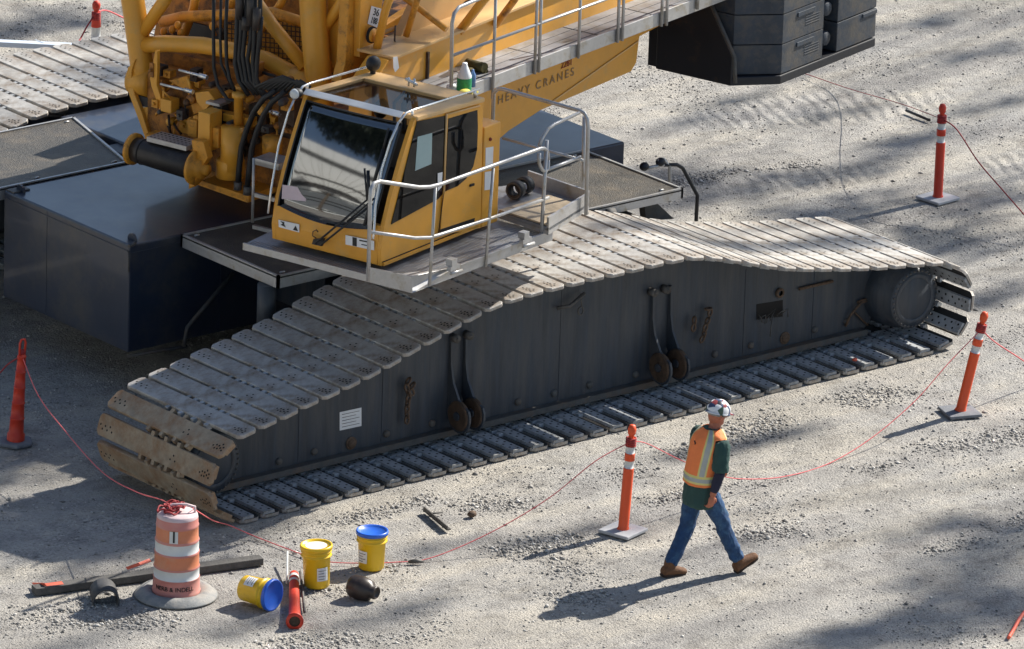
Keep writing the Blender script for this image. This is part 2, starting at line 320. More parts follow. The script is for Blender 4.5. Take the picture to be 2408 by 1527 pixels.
SHC=[((1700,450),0,1.3,.6,1.),((1950,500),0,1.4,.7,1.),((2200,560),0,1.2,.7,.9),((2350,470),0,1.,.6,.7),((1550,420),0,1.,.5,.9),((2000,400),0,1.2,.35,.8),((2150,330),0,1.,.35,.7),((1950,270),0,.9,.25,.6),((1600,290),0,.9,.16,.5),((1750,230),0,.7,.14,.5),((2330,250),0,.8,.25,.5),((2150,60),0,1.2,.35,.5),((2350,690),0,.7,.5,.7),((2330,120),0,.9,.3,.5),((2000,520),1.35,1.2,.35,.9),((1750,530),1.6,1.1,.35,.9),((1500,510),1.79,.8,.3,.8),((60,60),0,1.2,.7,.8),((230,110),1.7,.5,.3,.3),((280,190),1.7,.8,.7,.9),((420,250),3.,.9,.9,.9),((620,200),3.4,.9,.9,.8),((900,120),3.7,.6,.5,.5),((1300,200),2.8,.8,.5,.6)]
# ================================================================== CRANE
crane=empty('crawler_crane',ORG,'large yellow crawler crane with grey steel tracks parked on the gravel','crane')
# ---- track path (outer face), read off the near track's edge, X along the track, Z up
PATH=[(-.02,0),(9.72,0),(9.93,.09),(10.06,.22),(10.14,.41),(10.145,.56),(10.08,.80),(9.84,1.01),(9.53,1.062),(9.27,1.097),(9.0,1.128),(8.71,1.162),(8.43,1.203),(8.16,1.25),(7.89,1.295),(7.61,1.345),(7.35,1.404),(7.07,1.478),(6.8,1.57),(6.52,1.652),(6.26,1.725),(5.99,1.785),(5.72,1.792),(5.18,1.79),(4.62,1.795),(4.09,1.794),(3.8,1.78),(3.51,1.768),(3.23,1.745),(2.96,1.672),(2.7,1.604),(2.44,1.53),(2.17,1.45),(1.9,1.376),(1.67,1.305),(1.37,1.24),(1.11,1.186),(.85,1.145),(.57,1.078),(.29,1.02),(.01,.983),(-.15,.925),(-.31,.80),(-.41,.64),(-.44,.39),(-.40,.24),(-.25,.08)]
def resample(path,step0):
    pts=[np.array(p) for p in path]+[np.array(path[0])]; d=[0]
    for a,b in zip(pts,pts[1:]): d.append(d[-1]+np.linalg.norm(b-a))
    n=int(round(d[-1]/step0)); out=[]
    for i in range(n):
        q=d[-1]*i/n; k=max(j for j in range(len(d)) if d[j]<=q+1e-9); k=min(k,len(pts)-2); t=(q-d[k])/(d[k+1]-d[k]); out.append(pts[k]*(1-t)+pts[k+1]*t)
    return out
OFF=.085
def inset(path):
    out=[];n=len(path)
    for i,p in enumerate(path):
        a,b_=np.array(path[i-1]),np.array(path[(i+1)%n]); t=(b_-a)/np.linalg.norm(b_-a); out.append(tuple(np.array(p)-np.array((t[1],-t[0]))*OFF))
    return out
JP=resample(inset(PATH),.2765); NS=len(JP)
SW=1.95
def shoe_mesh(name,mo,mi_,ye=-.012):
    mb=MB(); h=.1185; c=.04
    o=[(-h+c,0),(h-c,0),(h,-c),(h,-SW+c),(h-c,-SW),(-h+c,-SW),(-h,-SW+c),(-h,-c)]
    lo=[(x*.95,-.006 if y>-.01 else (-SW+.006 if y<-SW+.01 else y)) for x,y in o]
    n=8; vs=[V((x,y,-.040)) for x,y in o]+[V((x,y,-.010)) for x,y in o]+[V((x,y,0)) for x,y in lo]
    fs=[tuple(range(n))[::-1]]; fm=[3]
    for l in (0,1):
        for i in range(n): fs.append((l*n+i,l*n+(i+1)%n,(l+1)*n+(i+1)%n,(l+1)*n+i)); fm.append(0)
    fs.append(tuple(range(2*n,3*n))); fm.append(0)
    for f,m_ in zip(fs,fm): mb.f.append(f); mb.mi.append(m_); mb.sm.append(False)
    mb.v=vs
    for y0,y1 in ((ye,-.78),(-1.20,-1.94-(ye+.012))):
        x0,x1=-.108,.044; b=.008
        mb.prism([(x0,y0,-.030),(x0+b,y0,-.072),(x1-b,y0,-.072),(x1,y0,-.030)],(0,y1-y0,0),1)
        yy=y0-.05; k=0
        while yy>y1+.03:
            mb.disc((x0+.045 if k%2 else x1-.045,yy,-.0735),(0,0,-1),.0145,8,2); yy-=.054; k+=1
    for yy in ((-.055,.04),(-.055,.0),(-.09,-.03),(-.09,.02),(-.125,.04),(-.125,0.)): mb.disc((yy[1],yy[0],.0012),(0,0,1),.0125,8,2)
    for yy in ((-.165,0.),(-.165,.045),(-.205,.02),(-.62,.03),(-.66,-.02),(-.70,.03)): mb.disc((yy[1],yy[0],.0012),(0,0,1),.0115,8,2)
    for yy in ((-.05,.0),(-.09,.04),(-.13,0.),(-.17,.035),(-.21,-.01),(-.25,.035)): mb.disc((yy[1],-SW-yy[0],.0012),(0,0,1),.0125,8,2)
    for k in range(7):
        y=-.50-.11*k
        mb.abox(-.165 if k%2 else .10,-.10 if k%2 else .165,y-.05,y,-.07,-.006,1)
        if k%2: mb.abox(.10,.128,y-.05,y,-.07,-.03,1)
    me=bpy.data.meshes.new(name); me.from_pydata(mb.v,[],mb.f)
    for m in (mo,mi_,'bolt_hole','shoe_recess_shade'): me.materials.append(MATS[m])
    me.polygons.foreach_set('material_index',mb.mi); me.update()
    bm=bmesh.new(); bm.from_mesh(me); bmesh.ops.recalc_face_normals(bm,faces=[f for f in bm.faces if f.material_index!=2]); bm.to_mesh(me); bm.free(); return me
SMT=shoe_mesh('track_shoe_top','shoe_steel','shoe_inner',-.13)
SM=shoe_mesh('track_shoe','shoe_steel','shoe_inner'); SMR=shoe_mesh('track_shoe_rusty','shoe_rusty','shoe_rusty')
def shoe_mat(i,Y0):
    a,b=JP[i],JP[(i+1)%NS]; c=(a+b)/2; t=(b-a)/np.linalg.norm(b-a); c=c+np.array((t[1],-t[0]))*OFF
    jit=(random.random()-.5)*.012
    return Matrix(((t[0],0,t[1],c[0]),(0,-1,0,Y0+jit),(t[1],0,-t[0],c[1]),(0,0,0,1))),c
def crawler(Y0,near):
    mb=MB(); ya,yb=Y0+.69,Y0+1.15
    prof=[(.15,.17),(9.12,.17),(9.25,.30),(9.28,.92),(9.0,1.0),(7.9,1.15),(7.07,1.335),(6.3,1.585),(5.95,1.655),(3.55,1.64),(3.0,1.53),(2.2,1.30),(1.4,1.10),(.6,.93),(.12,.85),(-.05,.62),(-.07,.40),(0.,.25)]
    mb.prism([(x,ya,z) for x,z in prof],(0,yb-ya,0))
    fr=mk('crawler_track',mb,['frame_paint'],crane,bevel=.006)
    mb=MB(); mb.abox(.12,9.1,Y0+.60,Y0+.688,.135,.20); mb.abox(.12,9.1,Y0+1.152,Y0+1.24,.135,.20); mk('frame_ledge',mb,'frame_ledge',fr)
    for X in (1.25,2.35,4.75,7.35,8.35):
        b=MB(); zt=1.0 if X<2 or X>8 else 1.2; b.abox(X,X+.018,Y0+.685,Y0+.695,.21,zt if X!=4.75 else 1.6); mk('weld_seam',b,'frame_paint',fr)
    # end wheels
    for cx,cz,fy,nm in ((9.5,.565,.30,'drive_hub'),(.02,.50,.50,'idler_wheel')):
        h=MB(); r0=.345 if nm=='drive_hub' else .33
        h.lathe([(0,0),(r0-.02,0),(r0,.02),(r0,.16),(r0+.035,.18),(r0+.05,.36),(r0+.05,.50)],(cx,Y0+fy,cz),(0,1,0),40)
        h.lathe([(r0-.055,-.003),(r0-.06,-.010),(r0-.10,-.010),(r0-.11,-.002)],(cx,Y0+fy,cz),(0,1,0),40)
        for k in range(34):
            q=2*math.pi*k/34; h.lathe([(0,-.014),(.011,-.014),(.011,.004)],(cx+(r0-.028)*math.cos(q),Y0+fy,cz+(r0-.028)*math.sin(q)),(0,1,0),6,1)
        mk(nm,h,['frame_paint','dead_steel'],fr)
    # sprocket bodies inside
    h=MB()
    for cx in (9.5,.02): h.lathe([(0,0),(.36,0),(.36,.5),(0,.5)],(cx,Y0+.66 if cx<1 else Y0+.82,.53),(0,1,0),30)
    mk('sprocket',h,'frame_paint',fr)
    if near:
        for X in (3.225,3.42,6.0,6.25):
            p=[(.70,1.22),(.655,1.22),(.645,1.1),(.64,.90),(.60,.72),(.50,.56)]+[(.50+.19*math.cos(R(a)),.385+.19*math.sin(R(a))) for a in range(150,391,20)]+[(.70,.55)]
            b=MB(); b.prism([(X,y,z) for y,z in p],(.028,0,0)); b.lathe([(.05,-.016),(.15,-.016),(.165,.0),(.165,.03),(.15,.045),(.05,.045)],(X,.50,.385),(1,0,0),28,1); b.lathe([(0,-.03),(.045,-.03),(.05,.045),(0,.045)],(X,.50,.385),(1,0,0),14,0)
            mk('lifting_lug',b,['frame_paint','rust_dark'],fr,bevel=.003)
        for X in (3.27,3.45,5.99,6.17):
            b=MB(); b.lathe([(0,0),(.045,0),(.045,.09),(0,.09)],(X,.60,1.20),(0,1,0),14); b.lathe([(0,-.01),(.02,-.01),(.02,.0)],(X,.60,1.20),(0,1,0),8); mk('pin_boss',b,'dead_steel',fr)
        for px in ((655,1085),(738,1062),(825,1042),(908,1020),(1015,995),(1217,945),(1302,925),(1385,905),(1494,880),(1680,833),(1765,812),(1845,795),(1915,775),(1990,757)):
            p=GY(px,.69); big=px in ((825,1042),(1845,795)); r_=.05 if big else .04
            b=MB(); b.lathe([(0,-.03),(r_*.7,-.03),(r_,-.015),(r_,.01)],p,(0,1,0),16)
            if big: b.lathe([(r_+.02,0),(r_+.02,-.012),(r_,-.012)],p,(0,1,0),16)
            mk('roller_cap',b,'rust_chain' if big else 'frame_ledge',fr)
        # hatch opening and loose rope ends
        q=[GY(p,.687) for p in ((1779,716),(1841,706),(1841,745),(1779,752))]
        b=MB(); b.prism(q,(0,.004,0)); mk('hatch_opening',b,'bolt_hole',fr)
        b=MB()
        for k in range(7):
            a=GY((1782+9*k,752-2*k),.66); random.seed(k); c=a+V((random.uniform(-.1,.12),-.03,random.uniform(-.12,.1))); e=c+V((random.uniform(-.08,.1),0,random.uniform(-.14,.02)))
            b.tube([a,c,e],.007,5)
        mk('loose_wire',b,'dead_steel',fr)
        b=MB(); p=GY((1836,690),.66); b.lathe([(.03,0),(.055,0),(.055,.03),(.03,.03)],p,(0,1,0),14); mk('eye_ring',b,'rust_chain',fr)
        b=MB(); b.tube([GY((1880,680),.67),GY((1958,662),.67)],.018,8); mk('rusty_bar',b,'rust_chain',fr)
        b=MB(); b.tube([GY((1988,768),.66),GY((2000,742),.64),GY((2025,712),.64),GY((2052,703),.66)],.014,8); b.tube([GY((2010,735),.66),GY((2040,765),.66)],.012,6); b.tube([GY((2018,712),.66),GY((2050,700),.66)],.02,6); mk('lever_handle',b,'rust_chain',fr)
        q=[GY(p,.686) for p in ((799,970),(850,959),(850,1002),(799,1013))]
        b=MB(); b.prism(q,(0,.003,0)); sg=mk('instruction_plate',b,'white_sticker',fr)
        b=MB()
        for k in range(5):
            f=.15+.17*k; a=q[0].lerp(q[3],f); c=q[1].lerp(q[2],f); u=(c-a); b.tube([a+u*.1+V((0,-.002,0)),a+u*(.75 if k%2 else .9)+V((0,-.002,0))],.0028,4)
        mk('plate_writing',b,'frame_ledge',fr)
        b=MB(); p=GY((1375,690),.6); b.tube([p,GY((1340,720),.6),GY((1310,725),.65)],.02,6); b.tube([GY((1366,690),.6),GY((1368,722),.6)],.008,6); b.tube([GY((1366,722),.6)+V((.035*math.cos(a),0,.045*math.sin(a)-.045)) for a in np.linspace(0,6.283,13)[:-1]],.009,6,closed=True); mk('hanging_hook',b,'dead_steel',fr)
    n=0
    order=sorted(range(NS),key=lambda i:0 if near else (0 if (2.3<JP[i][0]<6.6 and JP[i][1]>1.2) else 1))
    stuff=MB()
    for i in order:
        M,c=shoe_mat(i,Y0); left=c[0]<.0 and c[1]<.93 and c[1]>.02
        if near or (2.3<c[0]<6.6 and c[1]>1.2):
            o=bpy.data.objects.new('track_shoe',SMR if left else (SMT if c[1]>.9 else SM)); COL.objects.link(o); o.parent=fr; o.matrix_basis=Matrix.Translation(-ORG)@M
        else:
            me=SM; o0=len(stuff.v); stuff.v+=[M@v.co for v in me.vertices]
            for p in me.polygons: stuff.f.append(tuple(a+o0 for a in p.vertices)); stuff.mi.append(p.material_index); stuff.sm.append(False)
    if stuff.v: s_=mk('track_shoe_run',stuff,['shoe_steel','shoe_inner','bolt_hole','shoe_recess_shade'],fr,recalc=False); s_['kind']='stuff'
crawler(0.,True); crawler(8.02,False)
# ---- car body
def bx(name,x0,x1,y0,y1,z0,z1,m,bev=.012,parent=crane):
    b=MB(); b.abox(x0,x1,y0,y1,z0,z1); return mk(name,b,m,parent,bevel=bev)
bb=bx('ballast_box',1.38,3.95,3.82,6.1,.49,1.70,'ballast_blue',.02)
b=MB()
for y_ in (5.3,): b.abox(1.376,1.38,y_,y_+.012,.52,1.68)
for z_ in (1.62,): b.abox(1.372,1.38,3.85,6.08,z_,z_+.012)
b.abox(2.6,2.616,3.812,3.82,.52,1.68); b.abox(1.4,3.9,3.813,3.82,1.60,1.612); mk('weld_seam',b,'ballast_blue',bb,bevel=.002)
for (x_,y_) in ((1.5,3.95),(1.5,5.97),(3.8,3.95)):
    b=MB(); b.prism([V((x_,y_+.07*math.cos(q),1.70+.075*math.sin(q))) for q in np.linspace(0,math.pi,9)],(.025,0,0)); mk('lifting_eye',b,'ballast_blue',bb)
b=MB(); b.tube([GZ((303,580),1.72),GZ((318,572),1.73)],.02,6); b.tube([GX((302,590),1.37),GX((303,640),1.37)],.008,5); b.abox(1.40,1.62,5.95,6.08,1.701,1.715); mk('lifting_eye',b,'dead_steel',bb)
bx('ballast_box',5.6,8.17,3.72,6.1,.49,1.70,'ballast_blue',.02)
bx('car_body',3.3,6.2,2.9,6.9,.75,1.66,'frame_paint')
b=MB(); b.abox(3.5,5.9,6.9,8.75,.55,1.60); b.abox(3.5,6.0,5.9,7.98,1.59,1.69); mk('track_arm',b,'ballast_blue',crane,bevel=.02)
b=MB(); b.abox(3.6,5.9,1.1,3.2,.6,1.60); mk('track_arm',b,'ballast_blue',crane,bevel=.02)
b=MB(); b.lathe([(0,0),(1.15,0),(1.2,.05),(1.2,.27),(0,.27)],(ORG.x,ORG.y,1.67),EZ,48); mk('slewing_ring',b,'engine_dark',crane)
# dirty bits + tube brace
b=MB(); b.tube([GY((548,643),3.7),GY((440,770),3.7),GY((432,815),3.7)],.022,8); b.tube([GY((300,838),3.9),GY((440,815),3.7)],.02,8); mk('brace_tube',b,'frame_ledge',crane)
def deck(poly,z0,z1,name='tread_deck'):
    b=MB(); b.prism([(x,y,z1-.02) for x,y in poly],(0,0,.015)); d=mk(name,b,'tread_plate',crane)
    b=MB(); n=len(poly)
    cx=sum(p[0] for p in poly)/n; cy=sum(p[1] for p in poly)/n
    for i in range(n):
        a=V((*poly[i],0)); c=V((*poly[(i+1)%n],0)); u=(c-a).normalized(); nn=V((u.y,-u.x,0)); nn=nn if nn.dot(a-V((cx,cy,0)))>0 else -nn
        b.box(a+V((0,0,z0))-u*.0,(c-a),nn*-.03,V((0,0,z1-z0+.012)))
    mk('deck_frame',b,'galvanised',d); 
    for i in range(n):
        a=V((*poly[i],z1))*.88+V((cx,cy,z1))*.12; q=MB(); q.tube([a+V((-.03,0,.002)),a+V((.03,0,.002))],.012,6); mk('deck_latch',q,'galvanised',d)
    return d
deck([(2.03,2.09),(2.03,3.78),(4.3,3.78),(4.3,2.09)],1.575,1.705)
deck([(3.6,2.03),(7.58,2.03),(7.58,3.72),(3.9,3.72)],1.60,1.705)
deck([(1.90,6.15),(3.09,6.15),(3.58,7.82),(2.2,7.82),(1.0,7.82),(1.0,6.15)],1.575,1.705)
b=MB(); b.tube([(2.05,2.3,1.0),(2.05,2.3,1.57)],.10,14); b.abox(1.98,2.9,1.95,2.05,1.30,1.34); mk('support_leg',b,'frame_paint',crane)
b=MB(); b.tube([GY((1420,508),2.05),GY((1440,505),2.05)],.09,12); b.tube([GY((1450,498),2.2),GY((1520,525),1.9)],.05,4); b.prism([GY(p,2.2) for p in ((1515,480),(1545,478),(1585,515),(1520,520))],(0,.1,0)); mk('bracket_arm',b,'frame_ledge',crane)
b=MB(); P=lambda q:GY(q,3.6)
b.tube([P((1520,396)),P((1535,393)),P((1560,388))],.022,8); b.tube([P((1575,475)),P((1575,392)),P((1560,375)),P((1545,378))],.02,8); b.tube([P((1560,388)),P((1592,388)),P((1605,395)),P((1640,460)),P((1637,520))],.022,8,1); b.ell(P((1515,392)),.06,.05,.05,mi=1); b.ell(P((1553,381)),.06,.05,.05,mi=1)
mk('ladder_handle',b,['galvanised','black_steel'],crane)
# ---- superstructure main frame
def splate(name,poly,t0,t1,m,parent=crane,bev=.01):     # (s,z) outline
    b=MB(); b.prism([SL(s,t0,z) for s,z in poly],ET*(t1-t0)); return mk(name,b,m,parent,bevel=bev)
MF=[(-1.9,2.0),(.0,2.12),(.75,2.34),(1.35,2.435),(3.10,2.475),(3.2,2.56),(3.24,2.85),(4.9,3.0),(4.9,3.80),(-1.3,3.68),(-1.55,3.66),(-1.85,3.45)]
mf=splate('main_frame',MF,-2.0,-1.72,'yellow_paint')
splate('main_frame',[(.5,2.5),(4.9,3.0),(4.9,3.8),(.5,3.7)],1.72,2.0,'yellow_grimy')
b=MB(); b.prism([SL(-1.5,-2.04,3.665),SL(4.9,-2.04,3.79),SL(4.9,-1.55,3.79),SL(-1.5,-1.55,3.665)],EZ*.03); mk('top_flange',b,'yellow_lit',mf,bevel=.004)
b=MB(); b.tube([SL(-1.0,-1.50,3.74),SL(4.9,-1.50,3.86)],.018,8); b.sbox(-.86,-.83,-2.03,-2.0,3.28,3.60,1); b.prism([SL(1.5,-2.003,2.47),SL(3.2,-2.003,2.80),SL(3.2,-2.003,2.815),SL(1.5,-2.003,2.485)],ET*-.012); mk('weld_seam',b,['yellow_lit','rust_dark'],mf)
text('frame_lettering','HEAVY CRANES',.135,LT((1261,203),-2.006),ES,EZ,'beam_letters',mf,squash=1.15,space=1.42,depth=.001)
text('frame_lettering','2281',.11,LT((1333,150),-2.006),ES,EZ,'red_ink',mf)
b=MB(); b.sbox(-1.7,.0,-1.72,1.1,2.0,2.95); b.sbox(.0,3.0,-1.72,1.72,2.5,3.35); b.sbox(3.0,4.8,-1.72,1.72,3.05,3.4); mk('frame_interior',b,'orange_shadow',crane,bevel=.02)
# clutter seen over the near beam
def tpl(name,pxs,t,th,m,parent=crane): b=MB(); b.prism([LT(p,t) for p in pxs],ET*th); return mk(name,b,m,parent,bevel=.006)
def spl(name,pxs,s,th,m,parent=crane,bev=.006): b=MB(); b.prism([LS(p,s) for p in pxs],ES*th); return mk(name,b,m,parent,bevel=bev)
gus=tpl('a_frame_leg',[(868,170),(885,132),(940,90),(1010,-60),(1150,-60),(1035,70),(985,128)],-1.66,.10,'yellow_lit')
b=MB(); b.lathe([(0,-.004),(.05,-.004),(.05,.01)],LT((952,106),-1.66),ET,16); mk('lug_hole',b,'bolt_hole',gus)
tpl('hoist_mount',[(800,195),(812,150),(822,-40),(850,-40),(848,95),(870,130),(868,200)],-1.5,.12,'yellow_grimy')
tpl('hoist_mount',[(845,135),(848,-40),(905,-40),(893,60),(890,110),(868,140)],-1.58,.08,'yellow_paint')
b=MB(); p=LT((872,82),-1.62); b.lathe([(.09,0),(.09,-.03),(.075,-.03)],p,ET,24,1); b.lathe([(0,-.04),(.075,-.04),(.075,0)],p,ET,24); mk('pivot_pin',b,['yellow_paint','bolt_hole'],crane)
q=[LT(p,-1.585) for p in ((873,14),(900,22),(888,66),(864,56))]
b=MB(); b.prism(q,ET*-.004); sg=mk('number_sign',b,'white_sticker',crane)
X=(q[1]-q[0]).normalized(); Y=(q[0]-q[3]).normalized()
text('sign_digits','36',.105,(q[0]+q[1])*.5*.72+(q[2]+q[3])*.5*.28-ET*.006,X,Y,'ink',sg,squash=1.1); text('sign_digits','188',.095,(q[0]+q[1])*.5*.27+(q[2]+q[3])*.5*.73-ET*.006,X,Y,'ink',sg,squash=.9)
tpl('winch_guard',[(985,110),(1100,0),(1060,-60),(1480,-60),(1400,0),(1230,45),(1068,92)],-.9,.15,'yellow_grimy')
b=MB(); b.lathe([(0,0),(.42,0),(.42,.07),(.28,.07),(.28,1.0),(.42,1.0),(.42,1.07),(0,1.07)],SL(1.1,-1.3,3.9),ET,28); mk('hoist_winch',b,'engine_dark',crane)
b=MB(); b.lathe([(0,0),(.40,0),(.40,.07),(.26,.07),(.26,1.0),(.40,1.0),(.40,1.07),(0,1.07)],SL(2.4,-1.3,4.0),ET,28); mk('hoist_winch',b,'orange_shadow',crane)
splate('rear_frame',[(-.4,3.5),(4.9,3.6),(4.9,4.3),(3.0,4.3),(1.6,3.95),(-.4,3.6)],-1.1,-1.0,'yellow_grimy')
b=MB()
for (a,c) in (((935,118),(1070,40)),((1000,110),(1130,30)),((1150,60),(1240,10)),((1010,70),(1060,20))): b.tube([LT(a,-1.4),LT(c,-1.3)],.02,6)
mk('hydraulic_line',b,'rust_dark',crane)
b=MB(); b.tube([LT((930,60),-1.7),LT((928,95),-1.72),LT((932,112),-1.74)],.010,6); mk('tag_wire',b,'rust_dark',crane)
b=MB(); b.prism([LT(p,-2.06) for p in ((924,135),(934,133),(938,160),(929,170),(925,160))],ET*-.003); mk('paper_tag',b,'white_sticker',crane)
for px_,r_,s_ in ((((935,-60),(905,30),(884,125)),.045,-1.35),(((1185,-60),(1130,10),(1080,75)),.05,-.2),(((1000,-60),(975,20),(955,85)),.035,-.9),(((1240,-60),(1210,0),(1165,60)),.04,.4),(((905,-40),(985,20),(1050,70)),.035,-.7),(((690,-60),(660,10),(610,75)),.045,-1.1),(((470,-60),(455,20),(430,90)),.05,-1.0)):
    b=MB(); b.tube([LS(p,s_) for p in px_],r_,14); mk('lattice_tube',b,'yellow_paint' if r_>.04 else 'yellow_grimy',crane)
# side walkway
b=MB(); b.sbox(-2.1,5.2,-2.5,-2.0,3.27,3.305); b.sbox(-2.1,5.2,-2.53,-2.5,3.175,3.325,1); wk=mk('side_walkway',b,['deck_alu','galvanised'],crane,bevel=.004)
b=MB()
for s in (-.45,.65,1.7,2.75,3.9): b.sbox(s,s+.012,-2.49,-2.01,3.3055,3.309)
for k in range(3): b.sbox(-2.1,5.2,-2.42+.14*k,-2.415+.14*k,3.3055,3.3075)
mk('walkway_joint',b,'frame_ledge',wk)
HT=-2.55
def rail(name,pts,r=.021,m='galvanised',parent=wk): b=MB(); b.tube(pts,r,10); return mk(name,b,m,parent)
def H(p): return LT(p,HT)
def ext(a,b_,k): return a+(b_-a)*k
rail('handrail',[H((1061,205)),H((1063,55)),H((1068,32)),H((1080,17)),ext(H((1080,17)),H((1130,-4)),3.5)])
rail('handrail',[H((1068,130)),H((1066,130)),ext(H((1068,130)),H((1422,0)),1.7)],.017)
for x0,y0,x1,y1 in ((1158,232,1160,-60),(1257,174,1258,-60),(1267,170,1268,-60),(1360,137,1361,-60),(1452,100,1453,-60),(1463,96,1464,-60),(1555,62,1556,-60),(1567,60,1568,-60),(1640,22,1640,-60)):
    a=H((x0,y0)); c=H((x0,y1)); rail('rail_post',[a,V((a.x,a.y,c.z))],.018)
# ---- counterweight carrier (black) and slabs
b=MB(); o=[(4.2,-1.63),(4.2,-2.62)]
b.prism([SL(4.19,-1.60,2.18),SL(4.19,-1.60,3.30),SL(4.19,-2.05,3.45),SL(4.19,-2.62,2.52),SL(4.19,-2.62,2.18)],ES*.06)
b.prism([SL(4.20,-1.6,2.18),SL(4.20,-2.62,2.18),SL(4.62,-3.0,2.18),SL(6.6,-3.0,2.18),SL(6.6,-1.6,2.18)],EZ*.10)
b.sbox(4.25,6.6,-1.6,-1.45,2.18,3.6); cc=mk('counterweight_carrier',b,'black_steel',crane,bevel=.01)
b=MB(); b.tube([LS((1655,-30),4.17),LS((1727,135),4.17),LS((1729,196),4.17)],.024,8); mk('carrier_edge',b,'frame_ledge',cc)
# ---- cab platform
DZ=2.36
b=MB(); b.prism([SL(-4.3,-2.22,DZ-.055),SL(-4.3,-4.32,DZ-.055),SL(-1.95,-4.43,DZ-.055),SL(-1.95,-2.0,DZ-.055)],EZ*.05)
plat=mk('cab_platform',b,'deck_alu',crane)
b=MB(); b.prism([SL(-4.325,-2.2,DZ-.075),SL(-4.325,-4.36,DZ-.075),SL(-4.325,-4.36,DZ+.105),SL(-4.325,-3.78,DZ+.08),SL(-4.325,-3.78,DZ+.002),SL(-4.325,-2.2,DZ+.002)],ES*.025)
b.prism([SL(-4.30,-4.36,DZ-.075),SL(-4.30,-4.36,DZ+.105),SL(-3.6,-4.40,DZ+.04),SL(-1.95,-4.46,DZ+.04),SL(-1.95,-4.46,DZ-.075)],ET*.03); mk('toe_board',b,'galvanised',plat,bevel=.003)
b=MB()
for k in range(56): t=-2.26-.0365*k; b.sbox(-4.29,-4.17,t,t+.012,DZ-.0045,DZ)
for k in range(9): b.sbox(-4.15,-2.0,-4.33+.05*k,-4.32+.05*k,DZ-.0045,DZ-.001)
mk('deck_grating',b,'galvanised',plat)
for px in ((1060,640),(1230,576)):
    b=MB(); p=LT(px,-4.5); b.box(p,ES*.16,ET*.05,EZ*.05); b.box(p+EZ*.05+ES*.02,ES*.09,ET*.08,EZ*.07); b.tube([p+V((0,0,-.02)),p+ES*.2+V((0,0,-.03))],.018,6); mk('platform_clamp',b,'galvanised',plat)
# rear platform, a step higher
z2=2.47
q=[GZ(p,z2) for p in ((1172,497),(1290,537),(1385,478),(1243,430),(1165,440))]
b=MB(); b.prism([p-EZ*.03 for p in q],EZ*.03); rp=mk('rear_platform',b,'deck_alu',crane)
b=MB(); u=(q[2]-q[1]); b.box(q[1]-EZ*.075,u,(q[0]-q[1]).normalized()*.03,EZ*.19); b.box(q[1]-EZ*.075,(q[0]-q[1]),u.normalized()*.02,EZ*.04); b.box(q[2]-EZ*.02,(q[3]-q[2]),u.normalized()*-.03,EZ*.16); mk('toe_board',b,'galvanised',rp,bevel=.003)
w=[GZ(p,z2+.006) for p in ((1174,497),(1288,532),(1355,483),(1290,462))]; b=MB(); b.prism(w,EZ*.018); ply=mk('plywood_sheet',b,'plywood',base=sum(w,V((0,0,0)))/4); props(ply,'bare plywood sheet lying on the rear cab platform','plywood')
# platform rails
HT=-4.42
def R4(name,px,r=.021,t=HT,m='galvanised',parent=plat): b=MB(); b.tube([LT(p,t) for p in px],r,10); return mk(name,b,m,parent)
R4('handrail',[(866,662),(870,470),(872,445),(880,431),(893,427),(985,441),(1010,440),(1035,434),(1100,411),(1270,350),(1280,349),(1287,356),(1289,375)])
R4('handrail',[(872,546),(975,560),(1010,559),(1035,552),(1150,515),(1290,465)],.018)
R4('rail_post',[(1010,673),(1024,440)],.017); R4('rail_post',[(1142,628),(1160,395)],.017)
R4('rail_post',[(1272,572),(1286,330)],.021); R4('rail_post',[(1289,375),(1289,395),(1283,405),(1275,400),(1268,385),(1268,360)],.019)
R4('handrail',[(1268,345),(1275,325),(1290,302),(1305,292),(1362,266)],.018,-4.38)
R4('handrail',[(1285,400),(1365,370)],.019,-4.36)
R4('rail_post',[(1371,500),(1374,275)],.021,-4.2)
sR=loc(GZ((1378,500),z2-.05))[0]
b=MB(); b.tube([LS(p,sR) for p in ((1378,505),(1383,300),(1381,280),(1374,266),(1362,260),(1180,209),(1170,210),(1161,220),(1158,300))],.021,10); mk('handrail',b,'galvanised',rp)
b=MB(); b.tube([LS(p,sR) for p in ((1182,325),(1372,378))],.016,8); mk('handrail',b,'galvanised',rp)
# ---- cab
cab=None
SP=[(-4.15,2.42),(-4.17,2.60),(-4.12,2.85),(-4.02,3.12),(-3.86,3.48),(-3.66,3.86),(-3.60,3.90),(-2.42,3.83),(-2.42,2.42)]
def cprism(poly,t0,t1,b): b.prism([SL(s,t0,z) for s,z in poly],ET*(t1-t0))
b=MB()
cprism(SP,-3.85,-3.80,b)                       # near side wall
lower=[(-4.15,2.42),(-4.17,2.60),(-4.12,2.85),(-2.42,3.0),(-2.42,2.42)]
cprism(lower,-2.50,-2.45,b)                    # far side wall, lower half
for poly in ([(-4.12,2.85),(-4.02,3.12),(-3.86,3.48),(-3.66,3.86),(-3.54,3.86),(-3.76,3.44),(-3.92,3.08),(-4.00,2.85)],[(-2.52,3.0),(-2.52,3.8),(-2.42,3.8),(-2.42,3.0)],[(-3.60,3.78),(-3.60,3.88),(-2.42,3.81),(-2.42,3.70)]): cprism(poly,-2.50,-2.45,b)
b.sbox(-2.47,-2.42,-3.80,-2.50,2.42,3.80); b.sbox(-4.10,-2.47,-3.80,-2.50,2.42,2.47)
b.prism([SL(-4.15,-3.80,2.42),SL(-4.172,-3.80,2.60),SL(-4.13,-3.80,2.84),SL(-4.07,-3.80,2.84),SL(-4.11,-3.80,2.60),SL(-4.10,-3.80,2.47)],ET*1.30)
cab=mk('operator_cab',b,'yellow_paint',crane,bevel=.012)
